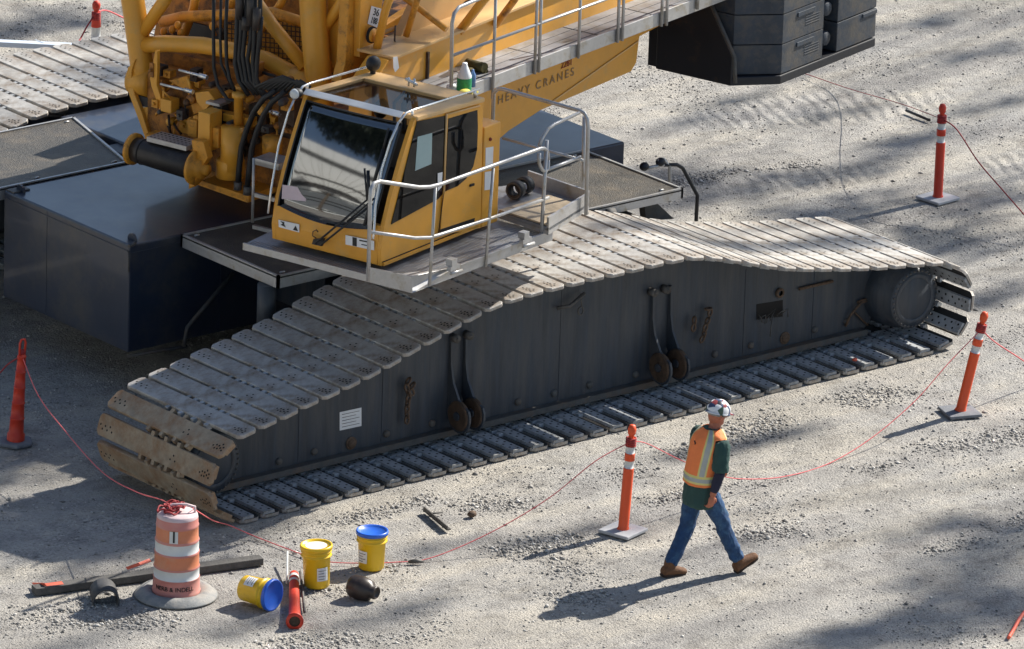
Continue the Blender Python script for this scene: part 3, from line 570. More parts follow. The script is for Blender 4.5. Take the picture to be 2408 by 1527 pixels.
b=MB()                                          # roof frame round the roof window
def roofbar(s0,s1,t0,t1,dz=0):
    f=lambda s:3.905-.06*(s+3.62)
    b.prism([SL(s0,t0,f(s0)-.05+dz),SL(s0,t1,f(s0)-.05+dz),SL(s0,t1,f(s0)+dz),SL(s0,t0,f(s0)+dz)],ES*(s1-s0)+EZ*(f(s1)-f(s0)))
roofbar(-3.62,-2.42,-3.87,-3.68); roofbar(-3.62,-2.42,-2.54,-2.43); roofbar(-2.74,-2.42,-3.68,-2.54); roofbar(-3.66,-3.56,-3.68,-2.54)
rf=mk('cab_roof',b,'yellow_lit',crane,bevel=.012)
b=MB(); b.prism([SL(-3.56,-3.67,3.865),SL(-3.56,-2.55,3.865),SL(-2.75,-2.55,3.815),SL(-2.75,-3.67,3.815)],EZ*.006); mk('roof_window',b,'tinted_glass',rf)
b=MB(); b.prism([SL(-3.685,-3.70,3.875),SL(-3.685,-2.46,3.875),SL(-3.63,-2.46,3.915),SL(-3.63,-3.70,3.915)],EZ*.012); mk('roof_trim',b,'white_sticker',rf)
b=MB(); b.sbox(-3.3,-2.8,-3.35,-2.85,2.5,3.0); b.sbox(-2.85,-2.72,-3.35,-2.85,3.0,3.45); b.ell(SL(-2.7,-2.75,3.55),.09,.06,.11); b.tube([SL(-3.5,-3.5,3.7),SL(-3.1,-3.2,3.80),SL(-2.78,-3.1,3.82)],.018,6); b.tube([SL(-3.4,-3.55,3.62),SL(-3.0,-3.25,3.76),SL(-2.78,-3.15,3.8)],.03,6); mk('driver_seat',b,'rubber',cab)
b=MB(); b.tube([SL(-2.68,-3.15,3.86),SL(-2.68,-3.15,3.95)],.012,6); b.tube([SL(-2.68,-3.08,3.86),SL(-2.68,-3.08,3.95)],.012,6); b.tube([SL(-2.70,-3.2,3.90),SL(-2.66,-3.03,3.92)],.016,6); mk('roof_wiper_motor',b,'chrome_rail',rf)
# windscreen: curved sheet
GL=[(-4.150,2.80),(-4.125,2.90),(-4.075,3.03),(-3.985,3.25),(-3.87,3.50),(-3.75,3.74),(-3.70,3.83)]
b=MB(); nT=13; vs=[]
for i,(s,z) in enumerate(GL):
    for k in range(nT):
        u=k/(nT-1); t=-2.535-1.215*u; bulge=.030*(1-(2*u-1)**2); dip=-.065*math.sin(math.pi*u) if i==0 else (-.03*math.sin(math.pi*u) if i==1 else 0)
        vs.append(SL(s-bulge-.018,t,z+dip))
b.add(vs,[(i*nT+k,i*nT+k+1,(i+1)*nT+k+1,(i+1)*nT+k) for i in range(len(GL)-1) for k in range(nT-1)],0,True)
ws=mk('windscreen',b,'screen_glass',cab); so=ws.modifiers.new('solid','SOLIDIFY'); so.thickness=.012; so.offset=-1
b=MB()
for t0,t1 in ((-2.535,-2.55),(-3.75,-3.80)): b.tube([SL(s-.024,t0,z) for s,z in GL],.010,6)
b.tube([SL(GL[-1][0]-.02-.03*(1-(2*u-1)**2),-2.53-1.22*u,3.83) for u in np.linspace(0,1,9)],.010,6); mk('windscreen_seal',b,'rubber',ws)
A_,B_,C_=SL(-4.19,-2.45,2.75),SL(-4.19,-3.8,2.75),SL(-3.73,-3.1,3.86)
def W_(p,o=.03): return PP(p,A_,B_,C_)-ES*o
b=MB()
for a,c,r_ in (((872,465),(745,572),.012),((880,478),(758,575),.012),((884,465),(820,520),.010),((872,465),(870,400),.020),((868,470),(862,395),.014),((876,470),(860,530),.014),((880,440),(905,350),.018),((905,350),(918,300),.012)): b.tube([W_(a),W_(c)],r_,6)
p=LS((750,574),-4.20); b.prism([LS(q_,-4.215) for q_ in ((737,573),(741,561),(765,560),(760,578))],ES*-.03); mk('wiper',b,'rubber',cab)
b=MB(); b.tube([LS((743,560)+() if False else (743,560),-4.2),LS((735,555),-4.2),LS((736,545),-4.2),LS((744,541),-4.2),LS((748,546),-4.2)],.006,6); mk('washer_hose',b,'rust_dark',cab)
# paper on dash seen in the pane
b=MB(); q=[W_(p,-.0) for p in ((669,433),(727,442),(724,472),(667,466))]; b.prism([x-ES*.035 for x in q],ES*.003); mk('windscreen_sticker',b,'barrel_top',ws)
# stickers
q=[LS(p,-4.178) for p in ((655,517),(704,528),(704,547),(656,534))]; b=MB(); b.prism(q,ES*-.004); s1_=mk('warning_sticker',b,'white_sticker',cab)
b=MB(); b.prism([LS(p,-4.184) for p in ((659,520),(669,523),(668,527),(672,535),(660,529),(665,526))],ES*-.002); b.prism([LS(p,-4.184) for p in ((689,541),(695,531),(701,544))],ES*-.002); mk('warning_symbol',b,'ink',s1_)
q=[LS(p,-4.178) for p in ((813,553),(880,567),(880,589),(813,575))]; b=MB(); b.prism(q,ES*-.004); s2_=mk('maker_plate',b,'white_sticker',cab)
b=MB(); b.prism([LS(p,-4.184) for p in ((829,558),(839,560),(839,580),(829,578))],ES*-.002); b.prism([LS(p,-4.184) for p in ((845,564),(872,569),(872,572),(845,567))],ES*-.002); b.prism([LS(p,-4.184) for p in ((850,574),(868,578),(868,580),(850,576))],ES*-.002); mk('plate_mark',b,'ink',s2_)
# side windows and door
TS=-3.853
b=MB(); b.prism([LT(p,TS) for p in ((980,286),(1048,272),(1041,455),(1030,468),(919,528))],ET*-.006); mk('side_window',b,'dark_glass',cab)
b=MB(); b.prism([LT(p,TS-.007) for p in ((982,322),(1016,313),(1015,362),(1014,386),(976,402))],ET*-.002); mk('window_paper',b,'paper_blue',cab)
b=MB(); b.prism([LT(p,TS) for p in ((1050,270),(1128,251),(1134,262),(1128,536),(1033,553),(1040,455))],ET*-.012); dr=mk('cab_door',b,'yellow_paint',cab,bevel=.004)
b=MB(); b.prism([LT(p,TS-.012) for p in ((1054,279),(1122,259),(1123,300),(1121,352),(1112,392),(1096,420),(1075,438),(1046,450))],ET*-.005); mk('door_window',b,'dark_glass',dr)
b=MB(); b.tube([LT((1044,452),TS-.012),LT((1030,556),TS-.012)],.005,5); b.tube([LT((1050,268),TS-.012),LT((1044,452),TS-.012)],.012,6,1); b.tube([LT((1050,270),TS-.012),LT((1128,249),TS-.012)],.009,6,1); mk('door_seal',b,['bolt_hole','yellow_lit'],dr)
b=MB(); b.prism([LT(p,TS-.012) for p in ((1104,434),(1113,431),(1112,436),(1103,439))],ET*-.02); b.prism([LT(p,TS-.012) for p in ((1035,540),(1116,513),(1115,522),(1034,551))],ET*-.004); mk('door_handle',b,'bolt_hole',dr)
b=MB(); b.prism([LT(p,TS-.012) for p in ((1029,408),(1040,405),(1038,440),(1029,450))],ET*-.004); mk('door_sticker',b,'white_sticker',cab)
b=MB(); b.sbox(-4.13,-2.44,-3.865,-3.85,2.42,2.455); b.sbox(-4.14,-2.44,-3.852,-3.85,2.455,2.468,1); mk('cab_sill',b,['yellow_paint','bolt_hole'],cab)
b=MB(); b.sbox(-2.40,-2.10,-3.86,-3.40,2.40,3.50); ebx=mk('electrics_cabinet',b,'yellow_paint',crane,bevel=.015)
b=MB()
for pl_ in (((1142,348),(1160,345),(1158,396),(1141,400)),((1140,405),(1158,402),(1157,445),(1139,448))): b.prism([LT(p,-3.861) for p in pl_],ET*-.003)
mk('cabinet_notice',b,'white_sticker',ebx)
b=MB(); b.ell(LT((1153,328),-3.865),.02,.02,.02); mk('red_button',b,'red_ink',ebx)
# chrome rails, lamp, mirror
b=MB(); b.tube([W_(p,.05) for p in ((637,500),(645,440),(662,340),(685,262),(703,222))],.012,8); mk('pillar_rail',b,'chrome_rail',cab)
b=MB(); b.tube([W_(p,.05) for p in ((884,560),(886,545),(890,480),(905,395),(925,330),(944,285))],.013,8); mk('pillar_rail',b,'chrome_rail',cab)
TR=-3.80
b=MB(); b.tube([LT(p,TR) for p in ((938,288),(955,266),(975,258),(1128,210))],.013,8); b.tube([LT((968,262),TR),LT((972,276),TR)],.016,6); b.tube([LT((1115,214),TR),LT((1118,228),TR)],.02,6); mk('roof_rail',b,'chrome_rail',rf)
b=MB(); b.tube([LT(p,-2.42) for p in ((700,222),(712,204),(730,196),(866,157))],.013,8); b.tube([LT((722,199),-2.42),LT((722,212),-2.42)],.016,6); mk('roof_rail',b,'chrome_rail',rf)
b=MB(); p=W_((707,216),.06); b.ell(p,.065,.065,.05); b.lathe([(0,-.045),(.045,-.04),(.055,-.01)],p-ES*.03,ES,14,1); mk('head_lamp',b,['rubber','reflective_white'],cab)
b=MB(); p=LT((878,150),-2.5); b.ell(p,.085,.07,.085); b.tube([p,LT((876,185),-2.5)],.03,8); mk('camera_housing',b,'rubber',rf)
# ---- boom foot, hoses, machinery at the front
BS=-1.6
def bt(name,px,r,s=BS,m='yellow_paint',n=18,parent=None): b=MB(); b.tube([LS(p,s) for p in px],r,n); return mk(name,b,m,parent or boom)
b=MB(); b.tube([LS(p,BS) for p in ((288,-300),(303,-60),(318,40),(333,150),(342,215))],.128,24)
boom=mk('boom_leg',b,'yellow_paint',crane); b=MB(); b.tube([LS(p,BS) for p in ((716,-300),(733,-60),(737,40),(745,140),(758,300))],.145,24); mk('boom_leg',b,'yellow_paint',crane)
bt('boom_cross_tube',((335,106),(390,103),(477,107),(560,122),(626,141),(680,170),(722,192)),.092)
bt('boom_cross_tube',((380,52),(430,40),(560,34),(640,30),(735,60)),.062,-1.2,'yellow_grimy')
bt('boom_brace',((570,-40),(640,60),(718,158)),.075,-1.6)
bt('boom_brace',((420,-60),(388,0),(330,85)),.072,-1.6)
bt('boom_brace',((835,-60),(795,20),(745,90)),.062,-1.5); bt('boom_brace',((745,105),(775,135),(790,158)),.062,-1.4)
bt('boom_brace',((560,-60),(548,0),(520,60)),.05,-1.0,'yellow_grimy')
for (a,c) in (((312,172),(360,210)),((700,175),(730,215))):
    b=MB(); b.lathe([(0,-.13),(.16,-.13),(.16,.13),(0,.13)],LS(((a[0]+c[0])/2,(a[1]+c[1])/2),BS),ET,24); mk('foot_knuckle',b,'yellow_paint',boom)
spl('foot_bracket',((318,140),(300,160),(296,188),(303,222),(318,262),(334,305),(343,330),(352,325),(335,270),(316,222),(308,190),(310,165)),-1.75,.06,'yellow_paint')
spl('foot_bracket',((364,120),(358,160),(352,185),(356,205),(368,238),(375,262),(384,262),(381,240),(368,200),(370,160),(370,120)),-1.9,.05,'yellow_paint')
spl('foot_bracket',((310,222),(356,232),(362,256),(330,250),(318,240)),-1.70,.30,'black_steel')
spl('foot_bracket',((322,255),(368,250),(380,310),(350,330),(335,300)),-1.70,.3,'yellow_paint')
spl('side_plate',((770,-60),(830,-60),(812,60),(805,170),(770,172)),-1.45,.3,'yellow_paint')
spl('front_bulkhead',((345,110),(720,200),(720,420),(600,470),(480,440),(400,330),(350,300)),-1.30,.1,'orange_shadow')
spl('rear_bulkhead',((372,-60),(830,-60),(830,230),(352,130),(366,60)),-.66,.06,'orange_shadow')
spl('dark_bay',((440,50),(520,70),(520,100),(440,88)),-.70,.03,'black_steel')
spl('grille_panel',((530,60),(560,50),(770,60),(770,150),(700,150),(540,118)),-.75,.05,'yellow_grimy')
gp=MB()
for k in range(24):
    a=LS((535+10*k,46),-.80); c=LS((535+10*k,150),-.80); gp.tube([a,c],.007,4)
for k in range(10):
    a=LS((530,42+11*k-8),-.80); c=LS((775,42+11*k+20),-.80); gp.tube([a,c],.006,4)
mk('grille_mesh',gp,'rust_dark',crane)
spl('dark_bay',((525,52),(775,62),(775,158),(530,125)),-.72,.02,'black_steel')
# winch drum across the front
da,db=LS((320,352),-2.35),LS((458,392),-2.35); ax=(db-da).normalized(); ln=(db-da).length
b=MB(); b.lathe([(0,0),(.135,0),(.140,.10),(.140,.12),(.152,ln),(0,ln)],da,ax,32); dm=mk('winch_drum',b,'drum_black',crane)
b=MB(); b.lathe([(0,-.05),(.175,-.05),(.175,-.01),(0,-.01)],da,ax,28); mk('drum_flange',b,'yellow_grimy',dm); b=MB(); b.lathe([(0,ln),(.195,ln),(.195,ln+.04),(.11,ln+.04),(.11,ln+.12),(.06,ln+.12),(.06,ln+.18),(0,ln+.18)],da,ax,28); mk('drum_flange',b,'yellow_grimy',dm)
b=MB(); b.lathe([(.143,.10),(.147,.11),(.143,.12)],da,ax,28); mk('drum_band',b,'bolt_hole',dm)
def BXS(name,x0,y0,x1,y1,s,depth,m,bev=.008):      # upright box whose front face fills a photo rectangle at station s
    a=LS((x0,y0),s); c=LS((x1,y1),s); t0,t1=loc(a)[1],loc(c)[1]; z1=loc(a)[2]; z0=loc(LS((x0,y1-(x1-x0)*.25),s))[2]
    b=MB(); b.sbox(s,s+depth,t1,t0,z0,z1); return mk(name,b,m,crane,bevel=bev)
BXS('valve_box',466,262,492,358,-2.25,.22,'yellow_paint'); BXS('valve_box',493,270,504,300,-2.1,.2,'engine_dark')
BXS('valve_block',442,280,462,325,-2.0,.25,'yellow_grimy'); BXS('valve_block',500,300,513,350,-2.2,.15,'yellow_grimy')
def vcyl(name,cx,y0,y1,r,s,m,prof=None):
    a=LS((cx,y1),s); zt=loc(LS((cx,y0),s))[2]; h=zt-a.z; b=MB(); b.lathe(prof(h,r) if prof else [(0,0),(r,0),(r,h),(0,h)],a,EZ,28); return mk(name,b,m,crane)
vcyl('oil_tank',545,298,400,.125,-2.10,'yellow_paint'); vcyl('oil_tank_base',541,372,415,.155,-2.08,'yellow_paint',lambda h,r:[(0,0),(r,0),(r,h-.02),(r-.02,h),(0,h)])
vcyl('filler_neck',560,218,300,.05,-2.0,'yellow_paint',lambda h,r:[(0,0),(r,0),(r,h-.06),(r*1.5,h-.05),(r*1.5,h),(0,h)])
vcyl('filter_can',640,322,360,.11,-2.0,'yellow_grimy')
spl('cross_beam',((480,258),(590,280),(588,300),(480,275)),-1.95,.12,'yellow_paint'); spl('cross_beam',((466,436),(472,425),(586,462),(583,478)),-2.14,.5,'yellow_grimy')
spl('cross_beam',((395,190),(440,180),(452,215),(480,260),(455,270),(440,215)),-1.8,.12,'yellow_grimy')
spl('cross_beam',((458,218),(490,215),(505,235),(480,262),(462,240)),-1.9,.15,'yellow_paint'); spl('drum_bracket',((450,330),(478,335),(488,372),(470,400),(455,440),(443,445),(445,410),(455,370)),-2.38,.1,'yellow_grimy')
BXS('valve_block',378,232,402,268,-1.95,.15,'yellow_paint'); BXS('valve_block',340,315,372,340,-2.0,.2,'yellow_grimy'); BXS('valve_block',585,245,625,300,-1.8,.2,'engine_dark')
BXS('valve_block',655,230,690,330,-1.85,.15,'rust_dark')
for px in (((378,198),(451,216)),((421,165),(484,182)),((600,253),(655,268))):
    b=MB(); b.tube([LS(p,-1.95) for p in px],.016,8); m0=px[1]; b.tube([LS((m0[0]-16,m0[1]-5),-1.95),LS((m0[0]+3,m0[1]+1),-1.95)],.028,8); mk('hydraulic_rod',b,'chrome_rail',crane)
b=MB()
for k in range(46):
    random.seed(300+k); x=random.uniform(345,700); y=random.uniform(170,300) if x<600 else random.uniform(170,330)
    dx=random.uniform(-25,30); dy=random.uniform(5,45); s_=-1.7-random.random()*.25
    if 380<x<460 or x>570: b=MB(); b.tube([LS((x,y),s_),LS((x+dx*.4,y+dy*.5),s_-.03),LS((x+dx,y+dy),s_)],random.uniform(.008,.017),6); mk('engine_pipe',b,random.choice(('engine_dark','rubber','yellow_grimy','yellow_paint')),crane)
random.seed(77)
for k in range(70):
    s_=random.uniform(-1.95,-1.72); x=random.uniform(350,690); y=random.uniform(175,400) if x<600 else random.uniform(180,330)
    if x<420 and y>300: continue
    p=LS((x,y),s_); w_,h_=random.uniform(.04,.13),random.uniform(.04,.16); b=MB()
    if k%3: b.box(p,ES*.12,ET*w_,EZ*h_); b.lathe([(0,0),(.02,0),(.02,.03),(0,.03)],p+ET*w_*.5+EZ*h_*.5,-ES,8)
    else: b.lathe([(0,0),(w_*.5,0),(w_*.5,.10),(w_*.3,.12),(0,.12)],p,-ES,14)
    mk('pump_unit',b,random.choice(('yellow_grimy','orange_shadow','yellow_paint','orange_shadow','engine_dark','dead_steel')),crane,bevel=.004)
for k,(x,y) in enumerate(((385,75),(395,88),(405,70),(415,85),(425,78),(398,98),(418,60),(520,75),(500,62))): b=MB(); b.ell(LS((x,y),-1.35),.04,.04,.05,n=8,m=6); b.tube([LS((x,y),-1.35),LS((x+8,y+22),-1.3)],.012,6); mk('valve_knob',b,'engine_dark' if k%2 else 'yellow_grimy',crane)
# hoses
HS=[(((503,-20),(502,80),(503,160),(512,200),(535,235),(560,238)),.020),(((535,-20),(531,60),(533,150),(540,185),(552,215)),.020),(((560,-20),(556,100),(553,150),(562,190),(585,225)),.026),(((571,-20),(566,90),(562,140),(572,190),(600,222)),.024),(((582,-20),(576,80),(571,130),(580,190),(608,222)),.026),(((590,-20),(590,90),(582,140),(590,190),(620,226)),.024),(((600,-20),(598,100),(595,150),(600,200),(630,228)),.028),(((612,-20),(612,60),(606,130),(602,190),(622,226),(650,235)),.024),(((615,40),(612,90),(603,150),(604,185),(616,215)),.022),(((520,-20),(518,90),(520,150),(545,205)),.016),
 (((650,212),(620,232),(598,262),(580,305),(568,345),(562,400),(560,432)),.032),(((672,214),(640,240),(620,270),(604,310),(592,350),(586,400),(582,440)),.032)]
for k in range(9): HS.append((((600+10*k,206+2*k),(635+9*k,190),(665+8*k,180+3*k),(690+4*k,190+5*k)),.018))
for px,r_ in HS: b=MB(); b.tube([LS(p,-1.98 if px[0][1]<150 else -2.2) for p in px],r_,8); mk('hydraulic_hose',b,'rubber',crane)
b=MB()
for p0,p1 in (((560,428),(559,446)),((582,438),(581,458))): b.tube([LS(p0,-2.2),LS(p1,-2.2)],.045,10)
mk('hose_coupling',b,'dead_steel',crane)
b=MB()
for p0,p1 in (((565,-20),(563,45)),((590,-20),(588,60)),((604,20),(602,70)),((578,40),(577,70))): b.tube([LS(p0,-2.02),LS(p1,-2.02)],.045,8)
mk('hose_sleeve',b,'drum_black',crane)
# steps
def step(name,pxs,s,fr):
    q=[LS(p,s0) for p,s0 in zip(pxs,s)]; b=MB(); b.prism(q,EZ*-.03); o=mk(name,b,'galvanised',crane); return o
a=LS((345,322),-2.42); c=LS((438,340),-2.42); u=c-a; u.z=0
b=MB(); b.box(a,u,ES*.26,EZ*-.05); st=mk('foot_step',b,'galvanised',crane)
b=MB()
for k in range(10):
    for j in range(4): b.disc(a+u*(.05+.1*k)+ES*(.04+.06*j)+EZ*.0015,EZ,.014,6)
mk('step_holes',b,'bolt_hole',st)
a=LS((484,238),-1.98); c=LS((516,246),-1.98); u=c-a; u.z=0; b=MB(); b.box(a,u,ES*.2,EZ*-.03); mk('foot_step',b,'galvanised',crane)
a=LS((597,372),-2.45); c=LS((655,386),-2.45); u=c-a; u.z=0
b=MB(); b.box(a,u,ES*.28,EZ*-.07)
for yy in (0,.36,.72): b.box(a-EZ*yy+EZ*-.03,u,ES*.04,EZ*-.04)
b.tube([a,a-EZ*.72],.016,6); mk('cab_step_ladder',b,'galvanised',crane)
print('crane done',len(bpy.data.objects))
# ================================================================== COUNTERWEIGHT SLABS
def slab(z0,z1,s0,s1,label,front=True,shade='slab_blue'):
    b=MB()
    out=[(4.27,-1.75),(4.27,-2.58),(4.66,-2.98),(s1,-2.98),(s1,-1.75)] if front else [(s0,-1.75),(s0,-2.98),(s1,-2.98),(s1,-1.75)]
    b.prism([SL(s,t,z0) for s,t in out],EZ*(z1-z0-.012))
    # interlocking step on the joint and casting marks
    if front:
        b.prism([SL(4.268,-1.85,z1-.055),SL(4.268,-2.30,z1-.055),SL(4.268,-2.27,z1-.012),SL(4.268,-1.85,z1-.012)],ES*-.02)
        b.sbox(4.95,5.3,-2.995,-2.98,z1-.10,z1-.05)
        for k in range(4): b.sbox(5.12,5.42,-2.986,-2.98,z1-.14-.03*k,z1-.133-.03*k)
        b.sbox(4.266,4.27,-2.12,-1.92,z1-.20,z1-.10)
    else:
        b.sbox(s1-.3,s1,-2.995,-2.98,z1-.07,z1-.02)
    o=mk('counterweight_slab',b,shade,base=SL((s0+s1)/2,-2.3,z0),bevel=.016); return props(o,label,'counterweight','slabs of the rear counterweight stack')
slab(2.29,2.64,4.27,5.50,'blue grey counterweight slab with cut corner, lowest of the stack nearest the walkway')
slab(2.64,2.99,4.27,5.50,'blue grey counterweight slab with cut corner, second from the bottom nearest the walkway')
slab(2.99,3.34,4.27,5.50,'blue grey counterweight slab at the top edge of the photo, third up nearest the walkway')
slab(3.34,3.69,4.27,5.50,'blue grey counterweight slab, fourth up in the stack nearest the walkway')
slab(2.29,2.64,5.80,6.62,'blue grey square counterweight slab, lowest of the rearmost stack',False)
slab(2.64,2.99,5.80,6.62,'blue grey square counterweight slab, second up in the rearmost stack',False)
slab(2.99,3.34,5.80,6.62,'blue grey square counterweight slab, third up in the rearmost stack',False)
slab(3.34,3.69,5.80,6.62,'blue grey square counterweight slab, fourth up in the rearmost stack',False)
b=MB()
for z in (2.47,2.82,3.17): b.lathe([(0,-.06),(.075,-.06),(.085,-.04),(.085,.1)],SL(5.65,-2.88,z),ET,20)
b.sbox(5.5,5.8,-2.80,-1.8,2.29,3.6); mk('slab_lifting_pin',b,'slab_blue',cc)
# ================================================================== things on the crane
def thing1(name,b,m,label,cat,group=None,base=None,bevel=0): return props(mk(name,b,m,base=base,bevel=bevel),label,cat,group)
WT=3.308
def onwalk(px,z=WT): return GZ(px,z)
p=onwalk((1091,214)); j=empty('plastic_jug',p,'white plastic jug with a green label standing on the grey side walkway','jug')
b=MB(); b.lathe([(0,0),(.07,0),(.078,.01),(.078,.15),(.078,.17),(.035,.27),(.028,.29),(.028,.31),(0,.31)],p,EZ,20); mk('jug_body',b,'jug_white',j)
b=MB(); b.lathe([(.0795,.01),(.0795,.15)],p,EZ,20); mk('jug_label',b,'green_label',j)
p=onwalk((1111,204)); b=MB(); b.lathe([(0,0),(.032,0),(.034,.13),(.015,.17),(.012,.19),(0,.19)],p,EZ,14); thing1('water_bottle',b,'water_blue','slim blue bottle standing beside the white plastic jug','bottle')
p=onwalk((1095,220),WT+.03)
b=MB()
for k in range(4): b.tube([p+ES*(.03*k)-ET*.0,p+ES*(.03*k+.02)-ET*.08+EZ*.01],.015,8)
b.ell(p+ES*.04+ET*.04,.07,.05,.03); thing1('work_glove',b,'glove_yellow','yellow and black work glove lying against the green labelled jug','glove')
p=onwalk((1078,200),WT+.02); b=MB(); b.ell(p,.09,.06,.04); b.ell(p+ES*-.1+ET*.02,.06,.05,.04); b.ell(p+ES*.03+ET*-.05,.05,.05,.05); thing1('crumpled_rag',b,'reflective_white','crumpled pale rag on the walkway left of the white jug','rag')
a=onwalk((1098,148),WT+.06); c=onwalk((1140,160),WT+.06)
b=MB(); b.tube([a,c],[.05,.055],12); b.tube([a+V((0,0,-.04)),c+V((0.03,0.0,-.05))],.03,8); b.ell(onwalk((1105,166),WT+.03),.07,.05,.03); thing1('rolled_mat',b,'olive_roll','dark olive rolled mat lying on the walkway behind the jug','rolled mat')
p=GZ((1218,452),2.53); 
for i,(px,lb) in enumerate((((1213,447),'black ring shaped reel on the rear cab platform, nearer the cab'),((1234,436),'black ring shaped reel on the rear cab platform, farther from the cab'))):
    p=GZ(px,z2+.10); d=(GZ((1234,436),z2)-GZ((1213,447),z2)).normalized(); b=MB()
    b.lathe([(.055,-.05),(.095,-.05),(.095,.05),(.055,.05),(.055,-.05)],p,d,22,0); b.lathe([(.0955,-.052),(.085,-.058),(.075,-.052)],p,d,22,1); props(mk('hose_reel',b,['rubber','dead_steel'],base=p),lb,'reel','reels on the rear cab platform')
# chains hanging on the crawler frame
def chain(pts,label):
    b=MB(); pts=[V(p) for p in pts]; k=0
    for a,c in zip(pts,pts[1:]):
        n=max(1,int((c-a).length/.055)); d=(c-a)/n
        for i in range(n):
            m=a+d*(i+.5); u=d.normalized(); w=V((1,0,0)) if k%2 else V((0,1,0)); w=(w-u*w.dot(u)).normalized(); k+=1
            b.tube([m+u*.042*math.cos(q)+w*.026*math.sin(q) for q in np.linspace(0,2*math.pi,9)[:-1]],.013,6,closed=True)
    return thing1('lifting_chain',b,'rust_chain',label,'chain','chains hanging on the crawler frame')
G6=lambda q,y=.62: GY(q,y)
chain([G6((965,888)),G6((955,905)),G6((962,930)),G6((958,955)),G6((957,995))]+[],'rusty chain hanging in a long strand between the white plate and the left lug')
chain([G6((975,900)),G6((965,915)),G6((972,930))],'short rusty chain end hooked beside the long hanging strand')
chain([G6((1660,728)),G6((1672,725)),G6((1668,745)),G6((1660,765)),G6((1655,790)),G6((1648,805))],'rusty chain bunch hanging right of the second lug, under a black hook')
chain([G6((1634,745)),G6((1632,762)),G6((1630,780))],'short rusty chain hanging left of the rusty bunch')
# ================================================================== barrier posts
def post(base,label,lean=(0,0),style='stripes',rot=0.,sc=1.,group='orange barrier posts',orange=False):
    base=V(base); t=empty('barrier_post',base,label,'barrier post',group); ax=V((lean[0],lean[1],1)).normalized()
    X=ax.cross(V((0,1,0))).normalized()
    c,s=math.cos(rot),math.sin(rot); b=MB()
    if style=='hex':
        b.prism([base+V((.20*math.cos(q),.20*math.sin(q),0)) for q in [rot+k*math.pi/3 for k in range(6)]],EZ*.05); mk('rubber_base',b,'rubber_base',t,bevel=.02)
        b=MB(); prof=[(.095,.05),(.092,.12),(.078,.13)]
        for k in range(5): z=.13+.17*k; prof+= [(.078-.007*k,z),(.072-.007*k,z+.155),(.078-.007*k,z+.16),(.076-.007*k,z+.17)]
        prof+=[(.04,.99),(0,1.0)]; b.lathe(prof,base,ax,20); mk('post_body',b,'cone_red',t)
        b=MB(); P=lambda x,z: base+ax*z+X*x
        b.tube([P(-.03,.98),P(-.036,1.12),P(-.02,1.16),P(.02,1.16),P(.036,1.12),P(.03,.98)],.013,8); mk('grab_handle',b,'cone_red',t); b=MB(); b.ell(P(0,1.02),.035,.02,.035); mk('handle_boss',b,'rope_red',t)
        return t
    hw=.185*sc
    q=[base+V((c*x-s*y,s*x+c*y,0)) for x,y in ((-hw,-hw),(hw,-hw),(hw,hw),(-hw,hw))]
    b.prism(q,EZ*.035); mk('rubber_base',b,'post_base_pale' if lean[0]<.05 else 'rubber_base',t,bevel=.008)
    b=MB(); b.prism([x-EZ*.002 for x in q],EZ*.012); 
    b=MB(); r0,r1=.055*sc,.045*sc; H_=1.0; rr=lambda z:r0+(r1-r0)*z/H_
    bands=((.70,.78),(.86,.94)) if style=='stripes' else ((.43,.56),(.66,.84))
    prof=[(rr(.03)+.012,.03),(rr(.05),.06)]; mi=[0]
    for z0,z1 in bands:
        prof+=[(rr(z0)+.006,z0-.012),(rr(z0)+.006,z0-.002),(rr(z0),z0)]; mi+=[0,0,0]
        prof+=[(rr(z1),z1)]; mi+=[1]
        prof+=[(rr(z1)+.006,z1+.002)]; mi+=[0]
    prof+=[(rr(H_),H_),(.028*sc,H_+.03),(.028*sc,H_+.05),(.04*sc,H_+.07),(.045*sc,H_+.12),(.03*sc,H_+.16),(0,H_+.17)]; mi+=[0]*7
    b.lathe(prof,base,ax,22,mi[:len(prof)-1]); mk('post_body',b,['safety_orange' if orange else 'cone_red','reflective_white'],t)
    b=MB(); k=base+ax*(H_-.02)
    for j in range(5): 
        b.tube([k+ax*(.02*j-.04)+X*.05*math.cos(q_)+ax.cross(X)*.05*math.sin(q_) for q_ in np.linspace(0,6.28,13)[:-1]],.009,5,closed=True)
    mk('tied_rope',b,'rope_red',t); return t
PA=GZ((1465,1251)); PF=GZ((2205,469)); PR=GZ((2257,972)); PLf=GZ((36,1045)); PT=V((7.62,12.87,0))
post(PA,'orange barrier post with two white bands standing upright beside the walking worker',(-.0+.035,-.03),rot=R(15),orange=True)
post(PF,'red barrier post alone on open gravel at the far right, behind the crane',(0,0),rot=R(5))
post(PR,'orange barrier post leaning to the right by the front end of the near track',(.16,-.10),rot=R(-20),orange=True)
post(PLf,'red tapered cone post with looped handle on a hexagonal grey foot, left edge',(-.0+.05,-.03),'hex')
post(PT,'red and white banded barrier post behind the far track, top left corner',(0,0),'wide',sc=1.15)
def wire(pts,r,m,label,cat='rope',group='pink barrier rope lengths'):
    pts=[V(p) for p in pts]; out=[]
    for i in range(len(pts)-1):       # Catmull-Rom
        p0,p1,p2,p3=pts[max(i-1,0)],pts[i],pts[i+1],pts[min(i+2,len(pts)-1)]
        for k in range(8):
            t=k/8; out.append(.5*((2*p1)+(p2-p0)*t+(2*p0-5*p1+4*p2-p3)*t*t+(3*p1-p0-3*p2+p3)*t**3))
    out.append(pts[-1]); b=MB(); b.tube(out,r,6); return props(mk('barrier_rope',b,m),label,cat,group)
tA=PA+V((.03,-.03,.98)); tR=PR+V((.155,-.10,.95)); tL=PLf+V((.05,-.03,.98)); DR=GZ((414,1398)); tD=DR+V((0,0,.93))
